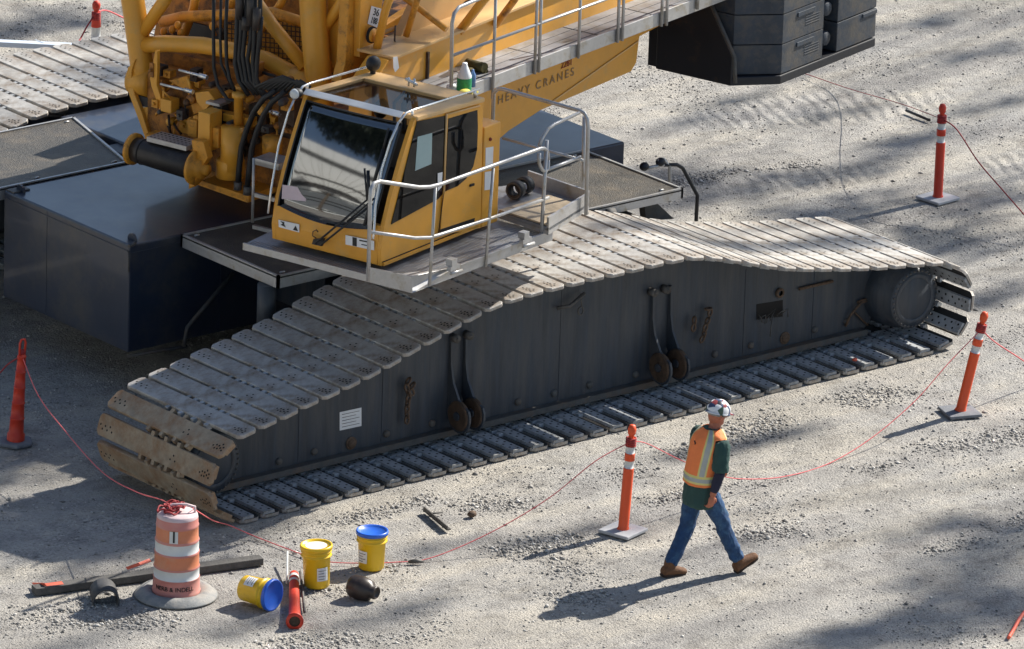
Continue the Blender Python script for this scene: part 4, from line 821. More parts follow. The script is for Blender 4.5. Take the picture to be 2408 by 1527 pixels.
VPr=lambda A,B,pxs:[VP(p,A,B) for p in pxs]
wire([tL]+VPr(tL,tD,((90,930),(150,1010),(240,1110),(320,1157),(380,1176)))+[tD+V((-.05,.05,.0))],.0055,'rope_pink','pink rope sagging from the hexagonal cone post to the striped barrel')
B0=GZ((565,1243),.02)
g=[GZ(p,.02) for p in ((600,1262),(700,1300),(760,1320),(850,1325),(940,1322),(1000,1316))]
wire([tD+V((.1,-.1,0))]+VPr(tD,B0,((500,1224),(540,1236)))+g+VPr(g[-1],tA,((1090,1283),(1200,1228),(1300,1165),(1400,1085)))+[tA],.0055,'rope_pink','pink rope lying on the gravel behind the buckets and rising to the upright orange post')
wire([tA]+VPr(tA,tR,((1520,1043),(1600,1082),(1690,1118),(1760,1127),(1850,1120),(1950,1090),(2050,1030),(2150,945),(2230,855)))+[tR],.0055,'rope_pink','pink rope hanging in a long curve behind the worker between two orange posts')
e=tR+V((2.4,.6,-.45)); wire([tR]+VPr(tR,tR+V((3,.8,0)),((2340,805),(2408,850),(2440,880))),.007,'rope_pink','pink rope running from the leaning post out of the right edge')
tF=PF+V((0,0,.98)); wire([tF]+VPr(tF,GZ((2470,590)),((2250,305),(2300,380),(2360,450),(2408,505),(2430,530))),.008,'rope_red','dark red rope slanting down from the lone far post to the right edge')
wire([tF,*VPr(tF,GZ((1880,190)),((2120,245),)),GZ((2000,210),.15),GZ((1900,176),.04),GZ((1820,150),.03)],.0045,'rope_red','thin red rope running from the lone far post towards the counterweight')
tT=PT+V((0,0,1.02)); wire([tT]+VPr(tT,PT+V((-2,-.4,0)),((205,62),(190,90),(180,108)))+[GZ((172,125),0)],.010,'rope_red','dark red rope dropping left from the banded post in the top left corner')
wire([tT]+VPr(tT,PT+V((2,1,0)),((250,25),(290,42),(330,60))),.010,'rope_pink','pink rope running right from the banded post in the top left corner')
wire([tL]+VPr(tL,GZ((-80,970)),((20,856),(0,877),(-30,905))),.008,'rope_red','dark rope leaving the hexagonal cone post at the left edge')
wire([GZ(p,.02) for p in ((2372,1500),(2385,1478),(2398,1455),(2420,1425))],.02,'tape_red','red tape end lying on the gravel in the bottom right corner','tape','loose red tape')
# ================================================================== barrel, buckets, bits
t=empty('traffic_barrel',DR,'faded orange and white striped barrel numbered 1 on a round grey tyre base','traffic barrel')
b=MB(); b.lathe([(.245,.045),(.30,.075),(.36,.055),(.41,.012),(.42,0),(.24,0)],DR,EZ,40); mk('tyre_base',b,'tyre_grey',t)
b=MB(); pr=[(.255,.03),(.262,.06),(.255,.07),(.250,.16),(.246,.20),(.252,.205),(.244,.21),(.244,.31),(.250,.315),(.240,.33),(.238,.46),(.245,.47),(.234,.48),(.234,.585),(.240,.595),(.228,.61),(.226,.74),(.232,.75),(.224,.76),(.222,.83),(.214,.86),(.200,.872),(.05,.872),(0,.872)]
mi=[0,0,0,0,0,0,1,0,0,2,0,0,1,0,0,2,0,0,0,3,3,3,3]
b.lathe([(r*.93,z) for r,z in pr],DR,EZ,40,mi); mk('barrel_body',b,['barrel_pink','reflective_white','barrel_orange','barrel_top'],t)
vd=(CPOS-DR); vd.z=0; vd.normalize(); vr=V((-vd.y,vd.x,0)); 
def onbarrel(z0,r,ang0): 
    def f(c):
        q=ang0+c.x/r; d=vd*math.cos(q)+vr*math.sin(q); return DR+d*(r+c.z+.001)+EZ*(z0+c.y)
    return f
b=MB(); vs=[];n_=5
for i in range(n_): 
    for zz in (.612,.738): q=-.36+.40*i/(n_-1); d=vd*math.cos(q)+vr*math.sin(q); vs.append(DR+d*(.216)+EZ*zz)
b.add(vs,[(2*i,2*i+2,2*i+3,2*i+1) for i in range(n_-1)]); sg=mk('number_label',b,'reflective_white',t)
text('barrel_number','1',.17,DR,vr,EZ,'ink',t,bend=onbarrel(.675,.219,-.15))
text('barrel_lettering','NERB & INDELL',.062,DR,vr,EZ,'ink',t,bend=onbarrel(.13,.237,-.1))
b=MB(); random.seed(5)
for k in range(7):
    c=DR+V((random.uniform(-.09,.02),random.uniform(0,.10),.90+random.uniform(-.01,.03))); b.tube([c+V((.09*math.cos(q)*random.uniform(.7,1.2),.07*math.sin(q)*random.uniform(.7,1.2),.02*math.sin(3*q+k))) for q in np.linspace(0,6.28,15)[:-1]],.010,5,closed=True)
props(mk('rope_coil',b,'rope_red'),'tangled dark red rope coil lying on top of the striped barrel','rope coil')
h=MB(); h.tube([DR+V((0,0,.87))-vr*.0+vr*.17+V((0,0,0)),DR+vr*.17+EZ*.93,DR+vr*.08+EZ*.955,DR-vr*.05+EZ*.95,DR-vr*.12+EZ*.90],.014,8); mk('barrel_handle',h,'barrel_top',t)
def bucket(base,ax,label,lid,hw=.36,sticker=0.2,lidtop=False,r=1.):
    base=V(base); t=empty('plastic_bucket',base,label,'bucket','yellow plastic buckets'); ax=V(ax).normalized()
    b=MB(); pr=[(0,0),(.118,0),(.128,.012),(.140,hw-.10),(.155,hw-.095),(.155,hw-.085),(.142,hw-.08),(.142,hw-.055),(.156,hw-.05),(.156,hw-.04),(.146,hw-.035),(.149,hw)]
    b.lathe(pr,base,ax,32); mk('bucket_body',b,'bucket_yellow',t)
    b=MB(); b.lathe([(.150,hw-.02),(.162,hw-.02),(.165,hw+.005),(.160,hw+.02),(.148,hw+.02),(.143,hw+.006),(0,hw+.006)],base,ax,32); mk('bucket_lid',b,lid,t)
    if lidtop:
        b=MB(); b.lathe([(0,hw+.008),(.11,hw+.008)],base,ax,24); mk('lid_label',b,'white_sticker',t)
    vd_=(CPOS-base); vd_=(vd_-ax*vd_.dot(ax)).normalized(); w=ax.cross(vd_); b=MB(); vs=[];n_=6
    for i in range(n_):
        for zz in (hw*.22,hw*.55): q=sticker-.42+.84*i/(n_-1); d=vd_*math.cos(q)+w*math.sin(q); vs.append(base+d*(.1425)+ax*zz)
    b.add(vs,[(2*i,2*i+2,2*i+3,2*i+1) for i in range(n_-1)]); mk('bucket_label',b,'white_sticker',t); b=MB()
    for j_ in range(4):
        zz=hw*(.27+.07*j_); b.tube([base+(vd_*math.cos(q)+w*math.sin(q))*.1432+ax*zz for q in np.linspace(sticker-.32,sticker+(.3 if j_%2 else .1),5)],.0035,4)
    mk('label_print',b,'frame_ledge',t)
    ba=MB(); ba.tube([base+ax*(hw-.09)+w*.155*math.cos(q)+vd_*-.155*math.sin(q)*.9-ax*.09*math.sin(q) for q in np.linspace(0,3.1416,12)],.005,5); mk('bucket_bail',ba,'bucket_yellow',t)
    return t
bucket(GZ((873,1335)),(0,0,1),'upright yellow bucket with a blue lid, farthest right of the three','lid_blue',.385,-.75)
bucket(GZ((745,1377)),(-.03,.02,1),'upright yellow bucket with a labelled yellow lid, middle of the three','bucket_yellow',.42,.45,True)
c0=GZ((578,1402),.15)+V((0,0,0)); c1=GZ((652,1409),.165); ax_=(c1-c0); ax_.z=.0
bucket(GZ((574,1382),.145),GZ((655,1404),.150)-GZ((574,1382),.145),'yellow bucket lying on its side with its blue lid facing the camera','lid_blue',.345,-.6)
# fallen red tube post
a=GZ((693,1462),.07); c=GZ((691,1352),.05); d=(c-a).normalized(); L_=(c-a).length
t=empty('fallen_post',a,'red tube post lying on the gravel with its open end towards the camera','barrier post')
b=MB(); b.lathe([(.055,0),(.088,-.0),(.085,.03),(.062,.10),(.055,.40),(.05,L_*.82),(.048,L_),(.03,L_+.04),(0,L_+.06)],a,d,22); mk('tube_body',b,'cone_red',t); b=MB(); b.lathe([(0,.02),(.075,.02)],a,d,20); mk('tube_opening',b,'rust_dark',t)
b=MB(); b.lathe([(.0525,L_*.80),(.0515,L_*.85)],a,d,22); b.lathe([(.051,L_*.90),(.050,L_*.95)],a,d,22); mk('white_band',b,'reflective_white',t)
def rod(name,pxs,r,m,label,cat,z=.03,zs=None):
    b=MB(); b.tube([GZ(p,(zs[i] if zs else z)) for i,p in enumerate(pxs)],r,8); return props(mk(name,b,m),label,cat)
rod('white_stick',((674,1372),(676,1298)),.010,'reflective_white','thin white stick standing up from the gravel left of the middle bucket','stick',zs=(.02,.12))
rod('black_pry_bar',((716,1440),(712,1395),(706,1345)),.014,'dead_steel','dark steel bar lying between the fallen red post and the bucket','bar')
rod('black_bar',((2131,260),(2186,283)),.018,'rubber','short black bar lying on the gravel left of the lone far post','bar')
t=empty('lumber_beam',GZ((350,1360)),'weathered grey timber lying on the gravel behind the barrel','timber')
a=GZ((85,1402)); c=GZ((620,1330)); u=c-a; n_=V((-u.y,u.x,0)).normalized()
b=MB(); b.box(a,u,n_*.13,EZ*.075); mk('timber_piece',b,'lumber',t,bevel=.006)
def halfpipe(c,d,r,L_,m,label,name,flat=1.):
    c=V(c); d=V(d).normalized(); w=EZ.cross(d).normalized(); b=MB(); vs=[]; n_=14
    for j,(rr_,y) in enumerate(((r,0),(r*flat,L_),(r*flat*.86,L_),(r*.86,0))):
        for k in range(n_+1): q=-.35+(math.pi+.7)*k/n_; vs.append(c+d*y+w*rr_*math.cos(q)+EZ*(rr_*math.sin(q)+r*.30))
    m_=n_+1; fs=[(j*m_+k,j*m_+k+1,((j+1)%4)*m_+k+1,((j+1)%4)*m_+k) for j in range(4) for k in range(n_)]
    b.add(vs,fs,0,True); return props(mk(name,b,m),label,'pipe piece')
halfpipe(GZ((250,1425),0),GZ((240,1385))-GZ((252,1425)),.135,.32,'pipe_grey','short grey half pipe on the gravel left of the barrel','pipe_offcut')
p=GZ((850,1395),.1); d=GZ((885,1393),.1)-GZ((820,1372),.12); d.normalize(); q=GZ((826,1376),.11)
b=MB(); b.lathe([(0,0),(.10,0),(.115,.03),(.125,.12),(.105,.22),(.065,.25),(.07,.29),(.055,.31),(.05,.29),(0,.27)],q,d,22); props(mk('pipe_fitting',b,'brown_pot'),'dark brown pipe fitting lying below the blue lidded bucket','pipe fitting')
b=MB(); a=GZ((995,1202),.02); c=GZ((1050,1248),.02); u=(c-a); w=EZ.cross(u).normalized(); b.box(a,u,w*.05,EZ*.012); b.box(a,u,w*.012,EZ*.05); b.tube([a,GZ((1018,1208),.02),GZ((1040,1205),.03)],.01,5); thing1('bent_bracket',b,'dead_steel','bent dark steel bracket lying on open gravel right of the buckets','scrap metal')
b=MB(); p=GZ((1110,1209),.03); b.ell(p,.055,.045,.035,n=7,m=5); thing1('rust_lump',b,'rust_chain','small rusty brown lump on the gravel right of the steel bracket','rock')
b=MB(); a=GZ((960,1322),.02); c=GZ((996,1321),.02); b.tube([a,(a+c)/2+V((0,0,.01)),c],[.016,.024,.012],7); thing1('dark_clamp',b,'dead_steel','small dark clamp lying on the pink rope','clamp')
for pts,lb in ((((300,1340),(330,1330),(356,1321)),'orange red tape strip draped over the timber left of the barrel'),(((80,1376),(110,1378),(150,1374)),'pale red tape scrap at the left end of the timber')):
    b=MB(); P_=[GZ(p,.09 if i else .02) for i,p in enumerate(pts)]; 
    for a,c in zip(P_,P_[1:]): b.add([a,c,c+V((0,.035,.02)),a+V((0,.035,.015))],[(0,1,2,3)])
    o=mk('red_tape',b,'tape_red'); so=o.modifiers.new('s','SOLIDIFY'); so.thickness=.004; props(o,lb,'tape','loose red tape')
b=MB(); p=GZ((2010,846),.10); b.ell(p,.035,.03,.02,n=6,m=4); thing1('orange_scrap',b,'tape_red','tiny orange scrap on a lower track shoe near the right end','scrap')
b=MB(); P_=[GZ(p,.9) for p in ((-60,108),(60,112),(100,113),(205,121))]; b.box(P_[0],P_[3]-P_[0],V((0,.16,0)),EZ*.06); b.box(P_[2]+EZ*.061,(P_[3]-P_[0])*.012,V((0,.16,0)),EZ*.004); thing1('pale_blue_beam',b,'white_tube','long pale blue beam lying behind the far track at the left edge','beam')
b=MB(); p=GZ((125,270),1.62); 
for k in range(3): b.tube([p+V((.11*math.cos(q)+.03*k,.07*math.sin(q),.03*k+.02*math.sin(2*q))) for q in np.linspace(0,6.28,15)[:-1]],.022,7,closed=True)
thing1('coiled_rope',b,'lumber','thick tan rope coil lying at the corner of the far tread deck','rope coil')
# ================================================================== WORKER
G=V((2.93,-3.75,0)); HA=R(-8); F_=V((math.cos(HA),math.sin(HA),0)); L_=V((-math.sin(HA),math.cos(HA),0))
def W(f,l,z): return G+F_*f+L_*l+EZ*z
man=empty('person',G,'worker in a stickered hard hat, orange vest, green shirt and blue jeans walking right','person')
def limb(b,pts,rs,n=14,mi=0): 
    P_=[W(*p) for p in pts]; rings=[]
    for i,p in enumerate(P_):
        d=((P_[min(i+1,len(P_)-1)]-P_[max(i-1,0)])).normalized(); a=d.cross(F_)
        if a.length<.2: a=d.cross(L_)
        a.normalize(); c=d.cross(a); r=rs[i]; rx,ry=(r if isinstance(r,tuple) else (r,r)); rings.append((p,a*rx,c*ry))
    b.loft(rings,n,mi)
hipR,knR,anR=(-.02,-.10,.95),(.185,-.11,.52),(.385,-.12,.13); hipL,knL,anL=(-.03,.10,.95),(-.10,.10,.50),(-.29,.10,.12)
shR,elR,wrR=(.065,-.235,1.47),(.015,-.275,1.17),(-.04,-.245,.93); shL,elL,wrL=(.065,.225,1.47),(.10,.28,1.20),(.26,.24,1.03)
b=MB()
limb(b,[hipR,knR,anR],[.09,.055,.042]); limb(b,[hipL,knL,anL],[.09,.055,.042]); limb(b,[(-.03,0,.86),(-.02,0,1.0),(.02,0,1.2),(.05,0,1.40),(.07,0,1.50),(.09,0,1.56)],[(.15,.11),(.15,.11),(.14,.10),(.18,.11),(.12,.08),(.062,.062)])
limb(b,[(.085,0,1.50),(.12,0,1.60),(.145,0,1.66)],[.065,.060,.058]); limb(b,[shR,elR,wrR],[.055,.045,.032]); limb(b,[shL,elL,wrL],[.055,.045,.032])
hc=W(.135,0,1.695); hd=(F_*.975-EZ*.22).normalized(); hu=(EZ-hd*EZ.dot(hd)).normalized()
b.ell(hc,.098,.078,.118,hd,L_,hu,18,12); b.ell(hc+hd*.035-hu*.075,.062,.052,.05,hd,L_,hu,12,8)
b.tube([hc+hd*.085+hu*.01,hc+hd*.118-hu*.022,hc+hd*.095-hu*.03],[.012,.017,.012],8)
for sgn in (-1,1): b.ell(hc+L_*.078*sgn-hd*.005-hu*.01,.022,.012,.034,hd,L_,hu,8,6)
def hand(b,w,fd,side,palm):
    w=V(w); fd=V(fd).normalized(); pn=V(palm).normalized(); sd=fd.cross(pn).normalized()*side
    b.ell(w+fd*.045,.052,.042,.018,fd,sd,pn,12,8)
    for k,(o,l1) in enumerate(((.030,.068),(.010,.078),(-.010,.072),(-.030,.056))):
        p0=w+fd*.078+sd*o; p1=p0+fd*l1*.45+pn*.012; p2=p1+fd*l1*.30+pn*.028; p3=p2+fd*l1*.05+pn*.030; b.tube([p0-fd*.02,p0,p1,p2,p3],[.010,.0105,.0095,.0085,.007],7)
    p0=w+fd*.03+sd*.038; b.tube([p0,p0+fd*.03+sd*.022+pn*.01,p0+fd*.055+sd*.026+pn*.03],[.013,.011,.008],7)
hand(b,W(*wrR),W(-.055,-.245,.84)-W(*wrR),1,L_); hand(b,W(*wrL),W(.33,.22,.98)-W(*wrL),-1,L_*-1)
body=mk('body',b,'skin',man,recalc=False); rm=body.modifiers.new('remesh','REMESH'); rm.mode='VOXEL'; rm.voxel_size=.0065; rm.use_smooth_shade=True
# clothes
def wrinkle(o,st,sc):
    tx=bpy.data.textures.new('cloth','CLOUDS'); tx.noise_scale=sc; d=o.modifiers.new('sub','SUBSURF'); d.levels=1; d.render_levels=2; m=o.modifiers.new('wr','DISPLACE'); m.texture=tx; m.strength=st; m.mid_level=.5; m.texture_coords='GLOBAL'
b=MB(); limb(b,[(-.03,0,.80),(-.03,0,.90),(-.02,0,1.02)],[(.175,.13),(.178,.13),(.165,.12)],20)
def leg(b,h,k,a,fs): 
    h,k,a=map(np.array,(h,k,a)); limb(b,[tuple(h),tuple(h*.5+k*.5),tuple(k+np.array((.01,0,.04))),tuple(k),tuple(k*.5+a*.5),tuple(a*.85+k*.15),tuple(a+np.array((0,0,-.0)))],[(.108,.112),(.095,.10),(.080,.083),(.077,.080),(.071,.074),(.070,.073),(.078,.080)],18)
leg(b,hipR,knR,anR,1); leg(b,hipL,knL,anL,1)
jn=mk('jeans',b,'denim',man,recalc=False); wrinkle(jn,.042,.055)
b=MB(); limb(b,[(-.035,0,.74),(-.035,0,.80),(-.03,0,.95),(-.01,0,1.10),(.02,0,1.25),(.045,0,1.38),(.06,0,1.47),(.075,0,1.53),(.09,0,1.56)],[(.205,.165),(.205,.165),(.195,.155),(.185,.148),(.19,.150),(.195,.145),(.170,.120),(.11,.085),(.072,.072)],24)
for sh,el in ((shR,elR),(shL,elL)):
    sh,el=np.array(sh),np.array(el); limb(b,[tuple(sh+np.array((0,.03 if sh[1]<0 else -.03,.0))),tuple(sh+np.array((0,0,-.015))),tuple(sh*.5+el*.5),tuple(el*.9+sh*.1),tuple(el)],[.062,.082,.084,.083,.080],16)
st_=mk('shirt',b,'green_shirt',man,recalc=False); wrinkle(st_,.034,.055)
for el,wr in ((elR,wrR),(elL,wrL)):
    b=MB(); el,wr=np.array(el),np.array(wr); limb(b,[tuple(el+(el-wr)*.1),tuple(el),tuple(el*.5+wr*.5),tuple(wr*.92+el*.08)],[.058,.058,.052,.044],14); sl=mk('undersleeve',b,'navy_sleeve',man,recalc=False); wrinkle(sl,.012,.05)
# vest: shell with armholes, silver bands edged in yellow
ZV=[(1.00,-.025,.208,.172,0),(1.03,-.02,.209,.174,0),(1.042,-.02,.209,.174,1),(1.094,-.012,.209,.172,2),(1.106,-.01,.209,.172,1),(1.16,0,.210,.172,0),(1.23,.015,.213,.174,0),(1.30,.03,.218,.175,0),(1.37,.042,.222,.173,0),(1.43,.053,.222,.165,0),(1.485,.064,.205,.148,0),(1.53,.074,.160,.120,0),(1.565,.082,.105,.092,0)]
nv=64; b=MB()
for i,(z,f0,rx,ry,_) in enumerate(ZV):
    for k in range(nv):
        q=2*math.pi*k/nv; b.v.append(W(f0+ry*math.sin(q),rx*math.cos(q),z))
for i in range(len(ZV)-1):
    zc=(ZV[i][0]+ZV[i+1][0])/2; mrow=ZV[i+1][4] if i<4 else 0
    mrow=[0,1,2,1,0,0,0,0,0,0,0,0][i]
    for k in range(nv):
        q=math.degrees(2*math.pi*(k+.5)/nv)
        side=min(abs(q-180),abs(q),abs(q-360)); hole=0 if zc<1.20 else min(23,8+ (zc-1.20)*110)
        if zc<1.46 and side<hole: continue
        if 82<q<98: continue
        m_=mrow
        if i>=4 or i==0:
            for c0,w_ in ((222,7.5),(318,7.5),(135,7),(45,7)):
                dq=abs(q-c0)
                if i>=4:
                    if dq<w_: m_=2
                    elif dq<w_+5: m_=1
        b.f.append((i*nv+k,i*nv+(k+1)%nv,(i+1)*nv+(k+1)%nv,(i+1)*nv+k)); b.mi.append(m_); b.sm.append(True)
vs_=mk('safety_vest',b,['vest_orange','vest_yellow','vest_silver'],man,recalc=False); so=vs_.modifiers.new('s','SOLIDIFY'); so.thickness=.008; so.offset=1; wrinkle(vs_,.014,.07)
b=MB(); p0=W(-.11,-.0,1.44); b.tube([p0-F_*.0+L_*.02,p0-F_*.015-L_*.02-EZ*.02,p0-F_*.005+L_*.005-EZ*.03],.006,5); mk('vest_mark',b,'rust_dark',vs_)
# hard hat
hb=hc+hu*.035; b=MB(); b.ell(hb,.135,.115,.118,hd,L_,hu,24,8,0,0.,.5)
b.loft([(hb-hu*.001,hd*.130,L_*.110),(hb-hu*.012,hd*.150,L_*.122),(hb-hu*.020,hd*.148,L_*.120)],24,0,caps=False)
b.prism([hb+hd*.10+L_*.085-hu*.008,hb+hd*.17+L_*.055-hu*.018,hb+hd*.20-hu*.022,hb+hd*.17-L_*.055-hu*.018,hb+hd*.10-L_*.085-hu*.008],hu*-.008)
b.tube([hb+hu*.112*math.cos(q)+hd*.128*math.sin(q) for q in np.linspace(-1.3,1.3,14)],.010,6)
mk('hard_hat',b,'hat_stickers',man,recalc=True)
b=MB(); b.loft([(hb-hu*.01,hd*.108,L_*.09),(hb-hu*.045,hd*.102,L_*.086)],20,0); mk('hair',b,'tyre_grey',man)
b=MB(); b.tube([hc+hd*.085-L_*.055+hu*.012,hc+hd*.105+hu*.012,hc+hd*.085+L_*.055+hu*.012],.018,8); b.tube([hc+hd*.09-L_*.06+hu*.014,hc-L_*.088+hu*.0],.005,5); mk('sunglasses',b,'rubber',man)
def boot(an,pitch,nm='work_boot'):
    an=V(W(*an)); fd=(F_*math.cos(pitch)+EZ*math.sin(pitch)).normalized(); up=(EZ*math.cos(pitch)-F_*math.sin(pitch)).normalized(); o=an-up*.115
    b=MB(); S_=[(-.085,.035,.052,.045),(-.06,.055,.058,.06),(.0,.06,.058,.068),(.06,.052,.056,.055),(.12,.040,.058,.042),(.17,.034,.056,.036),(.205,.028,.040,.026)]
    b.loft([(o+fd*x+up*(h*.9+.012),L_*w,up*hh) for x,h,w,hh in S_],16)
    b.loft([(o+up*.05,fd*.075,L_*.052),(o+up*.13,fd*.066,L_*.055),(o+up*.19,fd*.066,L_*.058)],14); bt_=mk(nm,b,'boot_brown',man,recalc=False); bt_.modifiers.new('s','SUBSURF').levels=1
    b=MB(); pts=[(-.088,-.035),(-.088,.035),(-.05,.05),(.04,.045),(.11,.058),(.18,.045),(.212,.0),(.18,-.045),(.11,-.056),(.04,-.043),(-.05,-.05)]
    b.prism([o+fd*x+L_*y for x,y in pts],up*.026); mk('boot_sole',b,'boot_sole',bt_,bevel=.005)
boot((.39,-.12,.135),R(26)); boot((-.29,.10,.115),R(-5))
# ================================================================== GROUND
# gentle relief where the camera looks, flat sheet to the horizon
def gh(x,y): return .012*noise.noise(V((x*.5,y*.5,0)))+.010*noise.noise(V((x*1.7,y*1.7,3)))-.012
b=MB(); x0,x1,y0,y1,st=-8.,26.,-12.,20.,.2; nx=int((x1-x0)/st)+1; ny=int((y1-y0)/st)+1
for j in range(ny):
    for i in range(nx):
        x,y=x0+i*st,y0+j*st; e=min(x-x0,x1-x,y-y0,y1-y); b.v.append(V((x,y,gh(x,y) if e>.1 else -.012)))
b.f=[(j*nx+i,j*nx+i+1,(j+1)*nx+i+1,(j+1)*nx+i) for j in range(ny-1) for i in range(nx-1)]
o=len(b.v); B=400.; b.v+=[V(p) for p in ((-B,-B,-.012),(B,-B,-.012),(B,B,-.012),(-B,B,-.012),(x0,y0,-.012),(x1,y0,-.012),(x1,y1,-.012),(x0,y1,-.012))]
b.f+=[(o,o+1,o+5,o+4),(o+1,o+2,o+6,o+5),(o+2,o+3,o+7,o+6),(o+3,o,o+4,o+7)]
b.mi=[0]*len(b.f); b.sm=[True]*len(b.f)
gr=mk('ground',b,'crushed_rock',base=(0,0,0),recalc=False); gr['kind']='structure'
# loose stones
ico=[V(p) for p in ((1,0,0),(-1,0,0),(0,1,0),(0,-1,0),(0,0,1),(0,0,-1))]; ifc=[(0,2,4),(2,1,4),(1,3,4),(3,0,4),(2,0,5),(1,2,5),(3,1,5),(0,3,5)]
def inview(x,y):
    d=V((x,y,0))-CPOS; z=d.dot(_fw); px=CW/2+CF*d.dot(CRt)/z; py=CH/2-CF*d.dot(CUp)/z; return -40<px<CW+40 and -40<py<CH+60
bands=[((2.2,-1.0),(8.5,-.6),.45),((-.4,-1.9),(2.6,-2.2),.40),((2.0,-2.9),(4.5,-3.2),.40),((6.5,-2.2),(9.5,-2.6),.35),((.3,-.5),(2.,-.45),.22),((-3.2,-1.2),(-1.6,-2.2),.45),((-2.0,-3.),(1.5,-3.6),.45),((9.8,6.6),(13.,6.0),.25),((5.2,-4.4),(7.8,-4.6),.35),((10.3,.2),(11.8,-.4),.4),((1.5,10.5),(9.,14.6),1.2),((-4.5,-.6),(-2.6,-.9),.5),((4.0,-1.9),(6.2,-2.0),.28)]
NC=1500000; xs=RNG.uniform(-6,21,NC); ys=RNG.uniform(-10,18,NC); rd=RNG.random(NC)
def sn(x,y,f,s): 
    r=np.random.default_rng(s); o=0
    for k in range(7): q=r.uniform(0,6.28); a_=r.uniform(0,6.28); ff=f*r.uniform(.6,1.9); o=o+np.sin((x*math.cos(q)+y*math.sin(q))*ff+a_)
    return o/3.2
w=.045+.16*np.clip(sn(xs,ys,1.6,3)-.25,0,1)+.22*np.clip(sn(xs*.5,ys*1.2,2.6,5)-.75,0,1)
for (ax_,ay),c,r_ in bands:
    dx,dy=c[0]-ax_,c[1]-ay; t=np.clip(((xs-ax_)*dx+(ys-ay)*dy)/(dx*dx+dy*dy),0,1); dd=np.hypot(xs-ax_-dx*t,ys-ay-dy*t)/r_
    w=np.maximum(w,np.clip(1.15-dd,0,1)*np.clip(.45+.9*sn(xs,ys,3.2,8),.06,.85))
D_=np.stack([xs,ys,0*xs],1)-np.array(CPOS); zz=D_@np.array(_fw); px=CW/2+CF*(D_@np.array(CRt))/zz; py=CH/2-CF*(D_@np.array(CUp))/zz
ok=(rd<w)&(px>-40)&(px<CW+40)&(py>-40)&(py<CH+60)&~((xs>-.5)&(xs<10.2)&(ys>0)&(ys<1.9))
P=np.stack([xs[ok],ys[ok]],1)
n=len(P); print('stones',n)
size=np.clip(RNG.lognormal(math.log(.0088),.42,n)*(.8+.55*w[ok]),.004,.034)
th=RNG.uniform(0,2*math.pi,n); sx=size*RNG.uniform(.8,1.5,n); sy=size*RNG.uniform(.7,1.1,n); sz=size*RNG.uniform(.45,.9,n)
T=np.array([list(v) for v in ico]); Vv=T[None]*np.stack([sx,sy,sz],1)[:,None,:]; Vv=Vv*(1+RNG.uniform(-.28,.28,Vv.shape))
ct,st_=np.cos(th)[:,None],np.sin(th)[:,None]; X=Vv[...,0]*ct-Vv[...,1]*st_+P[:,0:1]; Y=Vv[...,0]*st_+Vv[...,1]*ct+P[:,1:2]
zg=np.array([gh(x,y) for x,y in P]); Z=Vv[...,2]+zg[:,None]+sz[:,None]*.45
co_=np.stack([X,Y,Z],-1).reshape(-1,3).astype(np.float32); fc=(np.array(ifc)[None]+(np.arange(n)*6)[:,None,None]).reshape(-1)
me=bpy.data.meshes.new('gravel'); me.vertices.add(len(co_)); me.vertices.foreach_set('co',co_.ravel()); me.loops.add(len(fc)); me.loops.foreach_set('vertex_index',fc.astype(np.int32)); me.polygons.add(n*8); me.polygons.foreach_set('loop_start',(np.arange(n*8)*3).astype(np.int32)); me.polygons.foreach_set('loop_total',np.full(n*8,3,np.int32)); me.update(); me.validate()
me.materials.append(MATS['stone']); go=bpy.data.objects.new('gravel',me); COL.objects.link(go); props(go,'loose grey gravel stones scattered over the yard','gravel',None,'stuff')
# ================================================================== LIGHT
EL=R(40.5); SUN=V((math.cos(EL),0,math.sin(EL)))
sd=bpy.data.lights.new('sun','SUN'); sd.energy=4.95; sd.angle=R(.55); sd.color=(1,.94,.84); so=bpy.data.objects.new('sun',sd); COL.objects.link(so); so.rotation_euler=(SUN).to_track_quat('Z','Y').to_euler(); so.location=SUN*60
w=bpy.data.worlds.new('World'); scn.world=w; w.use_nodes=True; nt=w.node_tree; sk=nt.nodes.new('ShaderNodeTexSky'); sk.sky_type='NISHITA'; sk.sun_disc=False; sk.sun_elevation=EL; sk.sun_rotation=R(90); sk.air_density=1.; sk.dust_density=.8; sk.ozone_density=1.2
nt.links.new(sk.outputs[0],nt.nodes['Background'].inputs[0]); nt.nodes['Background'].inputs[1].default_value=SKY
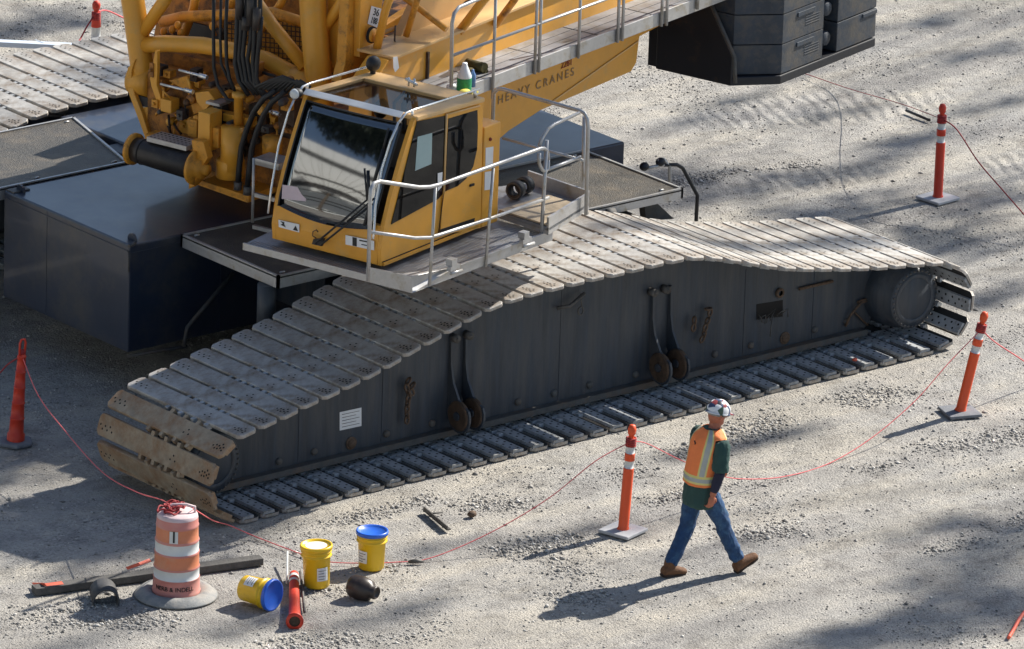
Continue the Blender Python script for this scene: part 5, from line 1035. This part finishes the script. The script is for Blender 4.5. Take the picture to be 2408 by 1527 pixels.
# ================================================================== TREES (their shade falls across the yard)
def leafmesh(cl,name,parent,lsz=.11,dens=95.,lm='leaf'):
    C=[];S_=[]
    for c,rx,ry,rz,k in cl:
        n=int(dens*k*(rx*ry+rx*rz+ry*rz)*1.2); q=RNG.normal(size=(n,3)); q/=np.linalg.norm(q,axis=1)[:,None]; r=RNG.uniform(0,1,n)**.45
        C.append(q*r[:,None]*np.array([rx,ry,rz])+np.array(c)); S_.append(RNG.uniform(.7,1.4,n)*lsz)
    C=np.concatenate(C); S_=np.concatenate(S_); n=len(C); a=RNG.normal(size=(n,3)); a/=np.linalg.norm(a,axis=1)[:,None]; bb=np.cross(a,RNG.normal(size=(n,3))); bb/=np.linalg.norm(bb,axis=1)[:,None]
    Q=np.stack([C-a*S_[:,None],C+bb*S_[:,None]*.6,C+a*S_[:,None],C-bb*S_[:,None]*.6],1).reshape(-1,3)-np.array(wloc(parent))
    me=bpy.data.meshes.new(name); me.vertices.add(4*n); me.vertices.foreach_set('co',Q.astype(np.float32).ravel()); me.loops.add(4*n); me.loops.foreach_set('vertex_index',np.arange(4*n,dtype=np.int32)); me.polygons.add(n); me.polygons.foreach_set('loop_start',np.arange(0,4*n,4,dtype=np.int32)); me.polygons.foreach_set('loop_total',np.full(n,4,np.int32)); me.update()
    me.materials.append(MATS[lm]); o=bpy.data.objects.new(name,me); COL.objects.link(o); o.parent=parent; return o
def tree(base,clusters,label,lsz=.11,dens=95.,lm='leaf'):
    base=V(base); t=empty('shade_tree',base,label,'tree','trees standing round the yard'); top=sum((V(c[0]) for c in clusters),V((0,0,0)))/len(clusters)
    fork=base.lerp(V((base.x*.7+top.x*.3,base.y*.7+top.y*.3,top.z)),.55); b=MB(); b.tube([base-EZ*.2,base+EZ*.5,base.lerp(fork,.5)+V((.2,.1,0)),fork],[.5,.38,.30,.24],10)
    for c in clusters: c0=V(c[0]); m=fork.lerp(c0,.5)+V((0,0,.8)); b.tube([fork-EZ*.5,m,c0],[.035,.02,.01],6)
    mk('trunk',b,'bark',t); leafmesh(clusters,'crown',t,lsz,dens,lm)
# each cluster: photo point on a surface of height z whose light it takes, size of the shade, density
def shade(px,z,rx,ry,H_,k=1.,rz=.5):
    p=GZ(px,z); q=p+SUN*((H_-z)/SUN.z); return (tuple(q),rx,ry,rz,k)
TA=[];TB=[];TC=[];TD=[]
def put(L_,px,z,rx,ry,k=1.,H_=None): L_.append(shade(px,z,rx,ry,(H_ or 23+RNG.uniform(-2.,2.)),k))
for a in SHA: put(TA,*a)
for a in SHB: put(TB,*a)
for a in SHC: put(TC,*a)
tree((44,-9,0),TA,'tall shade tree beyond the right side of the yard, nearest the camera')
tree((42,4,0),TB,'tall shade tree beyond the right side of the yard, in the middle')
tree((48,14,0),TC,'tall shade tree beyond the right side of the yard, farthest back')
# unseen banded building and tree, added so the windscreen has something to reflect
pk=empty('reflection_building',(-48,20,0),'unseen pale banded building added off the left side for windscreen reflections','building'); b=MB()
z=1.5
for th,gap in ((2.9,.35),(2.2,1.0),(3.6,.5),(1.2,.5),(3.0,.3),(.9,1.3),(1.4,.5),(3.4,.8),(1.6,.6)): b.abox(-52,-48,-10,60,z,z+th); z+=th+gap
mk('reflection_band',b,'reflective_white',pk); b=MB(); b.abox(-51.8,-48.4,-9.8,59.8,0,z-.4); mk('reflection_core',b,'black_steel',pk)
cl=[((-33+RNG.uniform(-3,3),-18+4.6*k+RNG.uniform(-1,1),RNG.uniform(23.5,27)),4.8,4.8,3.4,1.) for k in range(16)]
tree((-36,14,0),cl,'unseen high crowned dense tree added left of the yard for windscreen reflections',.32,45.,'leaf_shaded')
for i,(x,y,h,lb) in enumerate(((-52,30,11,'unseen broad dark tree added far left for reflections, rightmost'),(-60,16,9,'unseen broad dark tree added far left for reflections, second'),(-56,4,12,'unseen broad dark tree added far left for reflections, third'),(-62,-10,10,'unseen broad dark tree added far left for reflections, leftmost'),(-50,42,10,'unseen round dark tree added far left for reflections, at the back'))):
    cl=[((x+RNG.uniform(-3,3),y+RNG.uniform(-4,4),h*RNG.uniform(.45,1)),2.6,3.,2.2,1.) for _ in range(9)]
    tree((x,y,0),cl,lb,.30,7.)  # unseen tree row added for the cab glass to mirror
# ================================================================== RENDER SETTINGS
scn.view_settings.view_transform='Standard'; scn.view_settings.look='None'; scn.view_settings.gamma=1; scn.view_settings.exposure=EXPO
scn.render.engine='CYCLES'
print('objects',len(bpy.data.objects))
